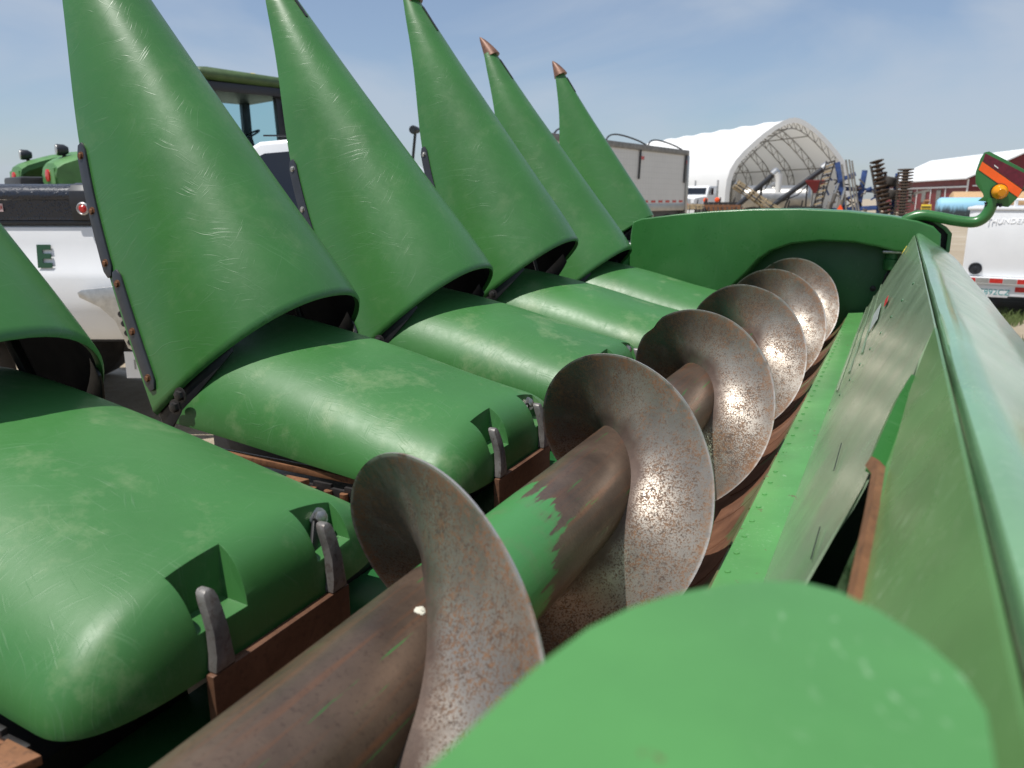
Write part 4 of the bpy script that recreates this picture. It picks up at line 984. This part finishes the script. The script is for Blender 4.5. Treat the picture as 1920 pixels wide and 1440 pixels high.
# ------------------------------------------------------------------ white highway tractor
SM = local((-14.4, 60.3, 0), (-0.25, -0.97))    # x forward, towards the lens
ST = thing('semi_truck', 'small white highway truck parked by the fabric building', 'truck', SM @ Vector((-1.5, 0, 0)))
def S_(): return MB(SM)
mb = S_(); mb.grid([[(x, -wd, 0.75), (x, -wd, zt - 0.1), (x, -wd + 0.12, zt), (x, wd - 0.12, zt), (x, wd, zt - 0.1), (x, wd, 0.75)] for x, zt, wd in ((1.6, 1.45, 0.72), (1.5, 1.55, 0.76), (0.0, 1.68, 0.84))], True, True); part('bonnet', mb, 'white_truck', ST)
mb = S_(); mb.grid([[(x, -0.95, 0.7), (x, -0.95, zt), (x, 0.95, zt), (x, 0.95, 0.7)] for x, zt in ((0.0, 1.7), (-0.22, 2.28), (-0.35, 2.36), (-1.5, 2.36))], True, True); part('cab', mb, 'white_truck', ST, bevel=0.04)
mb = S_(); mb.add([(0.015, -0.80, 1.74), (0.015, 0.80, 1.74), (-0.19, 0.78, 2.22), (-0.19, -0.78, 2.22)], [(0, 1, 2, 3)]); part('windscreen', mb, 'glass_dark', ST, smooth=0)
for s_ in (-1, 1):
    mb = S_(); mb.add([(-0.25, 0.956 * s_, 1.7), (-1.0, 0.956 * s_, 1.7), (-1.0, 0.956 * s_, 2.2), (-0.4, 0.956 * s_, 2.2)], [(0, 1, 2, 3)]); part('side_window', mb, 'glass_dark', ST, smooth=0)
    mb = S_(); mb.lathe([(0, 0.07), (2.0, 0.07)], (-1.65, 0.95 * s_, 0.8), (0, 0, 1), 12); part('exhaust_stack', mb, 'alu', ST)
    mb = S_(); mb.tube([(-0.2, 0.97 * s_, 1.75), (0.05, 1.25 * s_, 1.75), (0.05, 1.25 * s_, 2.2), (-0.2, 0.97 * s_, 2.25)], 0.03, 6); part('mirror', mb, 'alu', ST)
    mb = S_(); mb.lathe([(0, 0.13), (0.05, 0.13)], (1.58, 0.62 * s_, 1.0), (1, 0, 0), 14); part('headlamp', mb, 'alu', ST)
mb = S_(); mb.box((1.60, -0.45, 0.8), (1.64, 0.45, 1.4)); part('grille', mb, 'alu', ST, bevel=0.01)
mb = S_(); mb.box((-4.5, -0.5, 0.6), (1.5, 0.5, 0.8)); part('chassis', mb, 'dark_iron', ST)
for x, y in ((0.9, -0.85), (0.9, 0.85), (-3.2, -0.85), (-3.2, 0.85), (-4.3, -0.85), (-4.3, 0.85)): wheel(ST, SM @ Vector((x, y, 0.5)), SM.to_3x3() @ Vector((0, 1, 0)), 0.5, 0.4)

# ------------------------------------------------------------------ field machinery row
def tri_sign(c, size, label):
    mb = MB(); c = Vector(c); s = size / 2
    mb.prism([c + Vector((-s, 0, -s*0.85)), c + Vector((s, 0, -s*0.85)), c + Vector((s*0.12, 0, s*0.85)), c + Vector((-s*0.12, 0, s*0.85))], (0, 0.03, 0))
    tag(part('warning_triangle', mb, 'safety_orange'), label, 'triangle')
def gang(name, label, a, b, n, rd, thick=0.02, shaft=0.05, mat='rusty_disc', par=None, dish=0.05):
    a, b = Vector(a), Vector(b); ax = (b - a).normalized()
    root = par or thing(name, label, 'disc gang', (a + b) / 2)
    part('shaft', MB().tube([a, b], shaft, 8), 'grey_steel', root)
    me = mesh_of('disc', MB().lathe([(0, 0.05), (dish*0.4, rd*0.6), (dish, rd), (dish + thick, rd), (dish*0.4 + thick, rd*0.6), (thick, 0.05)], (0, 0, 0), ax, 22), mat)
    for k in range(n): link('disc', me, root, a + (b - a) * ((k + 0.5) / n))
    return root
gg = 'folded wings of the blue tillage implement'
TI = thing('tillage_implement', 'blue folding tillage implement with disc gangs and wheels, left of the barn', 'implement', (-1.7, 38.2, 0))
gang('disc', '', (-0.10, 37.6, 0.55), (-0.13, 37.6, 2.62), 17, 0.32, 0.045, 0.12, par=TI)
gang('disc', '', (-0.62, 37.7, 0.5), (-1.30, 37.9, 2.98), 14, 0.29, 0.03, 0.07, par=TI, dish=0.10)
for p, q, w_ in (((-0.5, 38.3, 0.5), (-0.45, 38.3, 2.5), 0.14), ((-1.9, 38.3, 0.5), (-1.75, 38.3, 2.65), 0.20), ((-2.3, 38.2, 0.4), (-2.9, 38.2, 3.0), 0.2), ((-3.3, 38.2, 0.9), (-0.3, 38.2, 1.1), 0.18), ((-2.9, 38.4, 1.9), (-0.5, 38.4, 1.7), 0.16), ((-1.5, 38.0, 2.75), (-0.9, 38.0, 0.6), 0.10), ((-2.75, 38.1, 2.2), (-2.1, 38.1, 2.5), 0.16), ((-2.5, 38.3, 1.35), (-1.4, 38.3, 1.9), 0.12), ((-1.1, 38.4, 0.6), (-0.7, 38.4, 2.3), 0.16)):
    part('frame_beam', MB().bar(p, q, w_ * 1.1, w_ * 1.1), 'blue_steel', TI, bevel=0.02)
for p, q in (((-2.55, 38.0, 3.1), (-1.95, 38.0, 0.5)), ((-2.42, 38.0, 3.1), (-1.82, 38.0, 0.5)), ((-2.30, 38.0, 3.05), (-1.72, 38.0, 0.5)), ((-2.68, 37.95, 2.9), (-2.25, 37.95, 0.5)), ((-0.36, 37.6, 0.6), (-0.40, 37.6, 2.5)), ((-1.55, 37.9, 2.85), (-0.85, 37.9, 0.5))):
    part('harrow_bar', MB().bar(p, q, 0.07, 0.07), 'grey_steel', TI)
for p, q, r_ in (((-3.05, 38.1, 1.0), (-2.75, 38.1, 2.1), 0.11), ((-2.7, 37.9, 0.6), (-2.45, 37.9, 1.9), 0.12), ((-3.15, 38.0, 0.7), (-2.95, 38.0, 1.7), 0.09)):
    part('hydraulic_cylinder', MB().tube([p, Vector(p).lerp(Vector(q), 0.6)], r_, 12), 'grey_steel', TI); part('piston_rod', MB().tube([Vector(p).lerp(Vector(q), 0.6), q], r_ * 0.5, 10), 'alu', TI)
for c in ((-0.85, 38.1, 2.16), (-0.72, 38.1, 1.62)): wheel(TI, Vector(c), (0.15, 0.1, 1), 0.42, 0.36, 'tyre')
rk = random.Random(4)
for k in range(60):                                        # tines and brackets
    x, z = rk.uniform(-3.2, 0.35), rk.uniform(0.6, 2.4); part('bracket', MB().bar((x, 38.15, z), (x + rk.uniform(-.35, .35), 38.05, z + rk.uniform(-.25, .3)), 0.06, 0.06), rk.choice(['blue_steel', 'grey_steel', 'dark_iron', 'rusty_disc']), TI)
for k in range(17):                                        # notched roller of the folded wing
    t_ = k / 16; c = Vector((-3.62, 37.9, 0.8)).lerp(Vector((-3.15, 37.9, 3.0)), t_)
    part('roller_tooth', MB().bar(c + Vector((-0.16, 0, -0.05)), c + Vector((0.16, 0, 0.05)), 0.10, 0.06), 'tan_bar' if k % 2 else 'dark_iron', TI)
for dx in (-0.17, 0.17): part('roller_side', MB().bar((-3.62 + dx, 37.88, 0.7), (-3.15 + dx, 37.88, 3.05), 0.06, 0.05), 'dark_iron', TI)
part('draw_bar', MB().bar((0.2, 37.7, 1.62), (0.85, 37.4, 1.78), 0.09, 0.09), 'grey_steel', TI)
tri_sign((-2.55, 37.4, 1.02), 0.34, 'orange slow-vehicle triangle on the blue implement')
# rolling basket leaning in front of the building
RB = thing('rolling_basket', 'long tan rolling basket lying aslant in front of the fabric building', 'roller', (-5.8, 35.5, 0))
a, b = Vector((-6.75, 35.4, 2.05)), Vector((-4.75, 35.7, 0.75)); ax = (b - a).normalized(); u_ = ax.orthogonal().normalized(); v_ = ax.cross(u_)
for k in range(8):
    o_ = (u_ * math.cos(k * math.pi / 4) + v_ * math.sin(k * math.pi / 4)) * 0.20; o2 = (u_ * math.cos(k * math.pi / 4 + 1.0) + v_ * math.sin(k * math.pi / 4 + 1.0)) * 0.20
    part('basket_bar', MB().bar(a + o_, b + o2, 0.05, 0.05), 'tan_bar', RB)
for k in range(7):
    part('basket_ring', MB().lathe([(-0.02, 0.13), (-0.02, 0.22), (0.02, 0.22), (0.02, 0.13)], a.lerp(b, (k + 0.3) / 7), ax, 16), 'dark_iron' if k % 2 else 'tan_bar', RB)
part('end_plate', MB().lathe([(-0.03, 0.04), (-0.03, 0.20), (0.03, 0.20), (0.03, 0.04)], a, ax, 16), 'alu', RB)
part('basket_frame', MB().bar(b + Vector((-1.4, 0.5, 0.05)), b + Vector((0.6, 0.5, -0.1)), 0.15, 0.15), 'dark_iron', RB)
part('basket_leg', MB().bar(b + Vector((0, 0.3, 0)), b + Vector((0, 0.3, -0.75)), 0.12, 0.12), 'dark_iron', RB)
# grain conveyors
def conveyor(label, a, b, rad, spout, cat='conveyor'):
    a, b = Vector(a), Vector(b); d = (b - a).normalized()
    t_ = thing('conveyor', label, cat, (a.x, a.y, 0))
    part('conveyor_tube', MB().tube([a - d * 1.2, b], rad, 14), 'black_poly', t_)
    part('drive_head', MB().lathe([(0, rad * 1.0), (0.05, rad * 1.7), (0.32, rad * 1.7), (0.42, rad)], b - d * 0.15, d, 16), 'alu', t_)
    part('truss_rod', MB().tube([a, a.lerp(b, 0.5) - Vector((0, 0, 0.42)), b], 0.03, 6), 'dark_iron', t_)
    part('support_leg', MB().bar(a.lerp(b, 0.35), Vector((a.x + 0.3, a.y, 0.0)), 0.09, 0.09), 'dark_iron', t_)
    if spout: part('spout', MB().tube([b + Vector((0.20, -0.1, -0.05)), b + Vector((0.24, -0.1, -0.35)), b + Vector((0.24, -0.1, -1.0))], [0.22, 0.17, 0.15], 14), 'white', t_)
    return t_
conveyor('long black conveyor tube slanting up to the blue implement', (-6.4, 44.5, 1.08), (-4.0, 44.8, 3.0), 0.14, False)
conveyor('short dark conveyor with white spout under the fabric roof', (-7.4, 44.4, 1.85), (-6.45, 44.55, 2.75), 0.14, True)
SK = thing('tank_trailer', 'stainless tank trailer behind the slanting conveyors', 'tank', (-6.8, 47.5, 0))
part('tank', MB().lathe([(0, 0.3), (0.08, 0.62), (0.2, 0.74), (3.6, 0.74), (3.72, 0.62), (3.8, 0.3)], (-8.6, 47.3, 1.42), (1, 0.1, 0), 24), 'stainless', SK)
part('tank_frame', MB().box((-8.6, 47.0, 0.5), (-4.6, 48.0, 0.7)), 'dark_iron', SK)
for x in (-7.9, -5.6): wheel(SK, Vector((x, 46.9, 0.45)), (0, 1, 0), 0.45, 0.3)
part('hatch', MB().lathe([(0, 0.25), (0.15, 0.25), (0.2, 0.1)], (-6.8, 47.4, 2.14), (0, 0, 1), 14), 'alu', SK)
SH = thing('seed_hopper', 'small dark red seed hopper beside the blue implement', 'hopper', (-4.28, 43.9, 0))
mb = MB(); mb.grid([[(-4.28 - k, 43.9 - k, z), (-4.28 + k, 43.9 - k, z), (-4.28 + k, 43.9 + k, z), (-4.28 - k, 43.9 + k, z)] for z, k in ((2.36, 0.46), (2.28, 0.46), (1.78, 0.08), (1.7, 0.08))], True, True); part('hopper_body', mb, 'hopper_red', SH)
for dx in (-0.4, 0.4): part('hopper_leg', MB().bar((-4.28 + dx, 43.9, 2.25), (-4.28 + dx, 43.9, 0), 0.06, 0.06), 'dark_iron', SH)
for k, (x, y, l_, z, mt) in enumerate(((-12.4, 54, 3.6, 1.0, 'tan_bar'), (-10.2, 50, 2.4, 1.15, 'dark_iron'), (-8.6, 42, 1.9, 1.05, 'rust'), (-4.3, 40, 1.6, 1.0, 'dark_iron'))):
    im = thing('field_cultivator', ['tan low cultivator frame beside the white truck', 'dark low implement frame left of the tan basket', 'rusty low implement frame behind the tan basket', 'dark low implement frame beneath the conveyors'][k], 'implement', (x, y, 0))
    for q in range(3): part('frame_beam', MB().bar((x - l_/2, y + q * 0.5, z - 0.12 * q), (x + l_/2, y + q * 0.5, z - 0.1 * q), 0.13, 0.13), mt, im)
    for q in range(9):
        xx = x - l_/2 + l_ * q / 8
        part('tine', MB().tube([(xx, y, z), (xx + 0.1, y - 0.25, z - 0.25), (xx, y - 0.1, z - 0.75), (xx, y - 0.2, 0.02)], 0.03, 6), 'dark_iron', im)
        if q % 3 == 0: part('upright', MB().bar((xx, y + 0.3, z), (xx + 0.06, y + 0.3, z + 0.35), 0.07, 0.07), 'dark_iron', im)
tri_sign((-13.5, 53.2, 1.28), 0.62, 'orange slow-vehicle triangle next to the white truck')
for x, y, z, tx in ((-14.3, 54.2, 1.38, 'round orange lamp in front of the white truck'), (-12.2, 54.0, 1.32, 'orange lamp right of the warning triangle'), (-10.7, 50.6, 1.35, 'orange lamp on the dark low implement')):
    o = thing('marker_lamp', tx, 'lamp', (x, y, 0)); part('lens', MB().lathe([(0, 0.16), (0.05, 0.16), (0.08, 0.1)], (x, y, z), (0, -1, 0), 14), 'safety_orange', o); part('stalk', MB().bar((x, y + 0.05, 0), (x, y + 0.05, z), 0.05, 0.05), 'dark_iron', o)

# ------------------------------------------------------------------ red barn
RM = local((-2.2, 98, 0), (0.30, -0.954))       # x runs towards the lens, y to the right/back
BN_ = thing('barn', 'long dark red barn with white metal roof at the right', 'barn', RM @ Vector((11, 4.5, 0)))
BL, BW, BE, BR_ = 22.5, 9.0, 3.1, 5.35
def R_(): return MB(RM)
mb = R_(); mb.box((0, 0, 0), (BL, 0.15, BE)); wl = part('wall', mb, 'barn_red', BN_)
mb = R_(); mb.prism([(BL, 0.15, 0), (BL, BW, 0), (BL, BW, BE), (BL, BW/2, BR_ - 0.05), (BL, 0.15, BE)], (-0.15, 0, 0)); part('gable_wall', mb, 'barn_red', BN_)
mb = R_(); mb.prism([(0, 0.15, 0), (0, BW, 0), (0, BW, BE), (0, BW/2, BR_ - 0.05), (0, 0.15, BE)], (0.15, 0, 0)); part('gable_wall', mb, 'barn_red', BN_)
mb = R_(); mb.box((0, BW - 0.15, 0), (BL, BW, BE)); part('wall', mb, 'barn_red', BN_)
for sgn in (0, 1):
    y0, y1 = (-0.35, BW/2) if not sgn else (BW + 0.35, BW/2)
    mb = R_(); mb.add([(-0.3, y0, BE - 0.1), (BL + 0.3, y0, BE - 0.1), (BL + 0.3, y1, BR_), (-0.3, y1, BR_), (-0.3, y0, BE + 0.02), (BL + 0.3, y0, BE + 0.02), (BL + 0.3, y1, BR_ + 0.12), (-0.3, y1, BR_ + 0.12)], [(0,1,2,3), (7,6,5,4), (0,4,5,1), (1,5,6,2), (2,6,7,3), (3,7,4,0)]); part('roof', mb, 'barn_roof', BN_)
mb = R_(); mb.box((1.0, -0.10, 2.33), (BL - 0.05, -0.02, 2.47)); part('door_rail', mb, 'barn_roof', BN_)
mb = R_(); mb.box((BL - 0.15, -0.06, 0), (BL + 0.06, 0.0, BE - 0.1)); part('corner_trim', mb, 'barn_roof', BN_)
for x in (6.0, 10.5, 14.2, 17.8): 
    mb = R_(); mb.box((x - 0.06, -0.07, 0), (x + 0.06, -0.02, 2.3)); part('door_trim', mb, 'barn_roof', BN_)
for x in (3.2, 8.6, 12.4, 16.2):
    mb = R_(); mb.box((x - 0.55, -0.05, 1.05), (x + 0.55, -0.02, 2.2)); wn_ = part('window', mb, 'grey_steel', BN_); mb = R_(); mb.box((x - 0.45, -0.065, 1.13), (x + 0.45, -0.052, 2.12)); part('pane', mb, 'pane', wn_)
mb = R_(); mb.box((BL + 0.004, 1.0, 0), (BL + 0.03, 6.0, 2.4)); part('door_opening', mb, 'black_steel', BN_)
mb = R_(); mb.box((BL + 0.01, 0.3, 2.42), (BL + 0.09, 8.0, 2.52)); part('door_rail', mb, 'barn_roof', BN_)

# ------------------------------------------------------------------ old tanks and yellow pump
TK = thing('storage_tank', 'faded blue cylindrical tank streaked with black in front of the barn', 'tank', (3.5, 60.4, 0))
part('shell', MB().lathe([(0, 0.1), (0.02, 0.5), (0.16, 0.66), (0.28, 0.70), (3.6, 0.70), (3.72, 0.66), (3.9, 0.1)], (1.85, 60.0, 0.80), (1, 0.12, 0), 32), 'tank_blue', TK, smooth=35)
for x in (2.7, 4.7): part('saddle', MB().box((x - 0.12, 59.7, 0), (x + 0.12, 60.9, 0.22)), 'dark_iron', TK)
TK2 = thing('storage_tank', 'peeling orange cylindrical tank behind the faded blue one', 'tank', (5.0, 66, 0))
part('shell', MB().lathe([(0, 0.1), (0.05, 0.7), (0.2, 0.92), (5.2, 0.92), (5.4, 0.7), (5.5, 0.1)], (2.8, 66.0, 1.0), (1, 0.1, 0), 32), 'rust_orange', TK2, smooth=35)
for x in (3.6, 7.2): part('saddle', MB().box((x - 0.12, 65.6, 0), (x + 0.12, 66.6, 0.2)), 'dark_iron', TK2)
YP = thing('pump_unit', 'small yellow pump unit at the left end of the blue tank', 'pump', (1.2, 59, 0))
part('housing', MB().box((0.95, 58.8, 0.1), (1.55, 59.4, 1.05)), 'tractor_yellow', YP, bevel=0.03); part('hood', MB().tube([(1.1, 59.0, 1.05), (1.15, 59.0, 1.25), (1.4, 59.0, 1.25)], 0.12, 10), 'rust', YP)
for z in (0.3, 0.5, 0.7, 0.9): part('louvre', MB().box((0.98, 58.77, z - 0.05), (1.5, 58.79, z + 0.03)), 'dark_iron', YP)

# ------------------------------------------------------------------ white fuel trailer
FY = 11.3
FMX = Matrix.Translation((0.73, FY, 0)) @ Matrix.Rotation(R(-5.5), 4, 'Z') @ Matrix.Translation((-0.73, -FY, 0))
def F_(): return MB(FMX)
FT = thing('fuel_trailer', 'white fuel trailer with red and white tape beside the grass', 'trailer', (1.85, 12.6, 0))
mb = F_(); x0, x1, z0, z1 = 0.73, 3.05, 0.50, 1.31; xm, zm = (x0 + x1) / 2 - 0.25, 0.93
fr = [(x0, FY, z0), (x1, FY, z0), (x1, FY, z1), (x0, FY, z1), (xm, FY - 0.07, zm)]
bk = [(x0, FY + 3.2, z0), (x1, FY + 3.2, z0), (x1, FY + 3.2, z1), (x0, FY + 3.2, z1)]
mb.add(fr + bk, [(0, 1, 4), (1, 2, 4), (2, 3, 4), (3, 0, 4), (1, 5+0+1, 5+2, 2), (3, 2, 7, 8), (0, 3, 8, 5), (0, 5, 6, 1), (5, 8, 7, 6)])
part('body', mb, 'white_truck', FT, bevel=0.008, smooth=15)
mb = F_(); mb.box((x0 - 0.03, FY - 0.02, z1 - 0.0), (x1 + 0.03, FY + 3.2, z1 + 0.035)); part('top_cap', mb, 'white_truck', FT, bevel=0.01)
mb = F_(); mb.tube([(0.95, FY + 0.05, z1 + 0.03), (0.97, FY + 0.05, z1 + 0.115), (1.02, FY + 0.05, z1 + 0.125), (2.8, FY + 0.05, z1 + 0.125)], 0.014, 8); rkk = part('top_rack', mb, 'white_truck', FT)
for x in (1.20, 1.44, 1.7, 2.0): part('rack_post', F_().bar((x, FY + 0.05, z1 + 0.03), (x, FY + 0.05, z1 + 0.12), 0.04, 0.02), 'white_truck', FT)
mb = F_(); mb.box((x0 - 0.02, FY - 0.09, 0.415), (x1, FY + 0.1, 0.498)); bmp = part('bumper', mb, 'white_truck', FT, bevel=0.008)
for k in range(10):
    x = x0 + 0.02 + k * 0.145; part('reflective_tape', F_().box((x, FY - 0.094, 0.43), (x + 0.140, FY - 0.0905, 0.487)), 'red_lens' if k % 2 == 0 else 'alu', bmp)
mb = F_(); mb.box((x0 + 0.02, FY - 0.05, 0.27), (x1, FY + 0.05, 0.413)); low = part('rear_sill', mb, 'white_truck', FT, bevel=0.008)
part('tail_lamp', F_().prism([(x0 + 0.03 + 0.0, FY - 0.056, 0.33), (x0 + 0.05, FY - 0.056, 0.29), (x0 + 0.15, FY - 0.056, 0.29), (x0 + 0.17, FY - 0.056, 0.33), (x0 + 0.15, FY - 0.056, 0.37), (x0 + 0.05, FY - 0.056, 0.37)], (0, 0.005, 0)), 'red_lens', low)
part('tail_lamp', F_().box((1.32, FY - 0.056, 0.33), (1.9, FY - 0.0515, 0.39)), 'red_lens', low)
mb = F_(); mb.lathe([(0, 0.075), (0.015, 0.075), (0.02, 0.066), (0.008, 0.06), (0.01, 0.02), (0.025, 0.015)], (0.87, FY - 0.012, 0.595), (0, -1, 0), 24); part('vent_fan', mb, 'black_poly', FT)
pl_ = part('licence_plate', F_().box((0.95, FY - 0.062, 0.255), (1.255, FY - 0.0555, 0.395)), 'white', FT, bevel=0.002)
part('lettering', text_mesh('T892CZ', 0.098, FMX @ frame((1.105, FY - 0.064, 0.315), (1, 0, 0)), 0.0005), simple('teal_letter', (0.06, 0.33, 0.33), 0.5), pl_, smooth=0)
part('lettering', text_mesh('THUNDERCREEK', 0.088, FMX @ frame((1.25, FY - 0.030, 1.18), (1, 0, 0), (0, 0.17, 1)), 0.002, 0.15), simple('white_letter', (0.92, 0.92, 0.92), 0.5), FT, smooth=0)
for y in (12.4, 13.3):
    for x in (0.95, 2.85): wheel(FT, FMX @ Vector((x, y, 0.36)), FMX.to_3x3() @ Vector((1, 0, 0)), 0.36, 0.24)
part('axle_frame', F_().box((1.0, FY + 0.1, 0.30), (2.8, FY + 3.0, 0.48)), 'dark_iron', FT)

# ------------------------------------------------------------------ grass beside the fuel trailer
M['grass'] = simple('grass', (0.10, 0.135, 0.045), 0.75, 0.0, 0.5, 2.5, 0.2)
mb = MB(); rg = random.Random(9)
for k in range(16000):
    y = rg.uniform(7.2, 11.6); x = rg.uniform(0.7, 3.4)
    if noise.noise((x * 1.6, y * 1.3, 0.5)) < -0.12 + 0.25 * (y < 8.6) : continue
    if 9.2 < y < 9.55 and rg.random() < 0.9: continue
    a = rg.uniform(0, 6.28); h = rg.uniform(0.03, 0.13); wd = rg.uniform(0.004, 0.009); ln = rg.uniform(0.0, 0.06)
    dx, dy = math.cos(a), math.sin(a)
    mb.add([(x - dy * wd, y + dx * wd, 0.0), (x + dy * wd, y - dx * wd, 0.0), (x + dx * ln * 0.4, y + dy * ln * 0.4, h * 0.7), (x + dx * ln, y + dy * ln, h)], [(0, 1, 2), (1, 3, 2)])
me = bpy.data.meshes.new('grass'); me.from_pydata([tuple(v) for v in mb.v], [], mb.f); me.materials.append(M['grass'])
go = bpy.data.objects.new('grass', me); COL.objects.link(go); go['kind'] = 'stuff'; tag(go, 'patchy short grass in front of the white fuel trailer', 'grass')
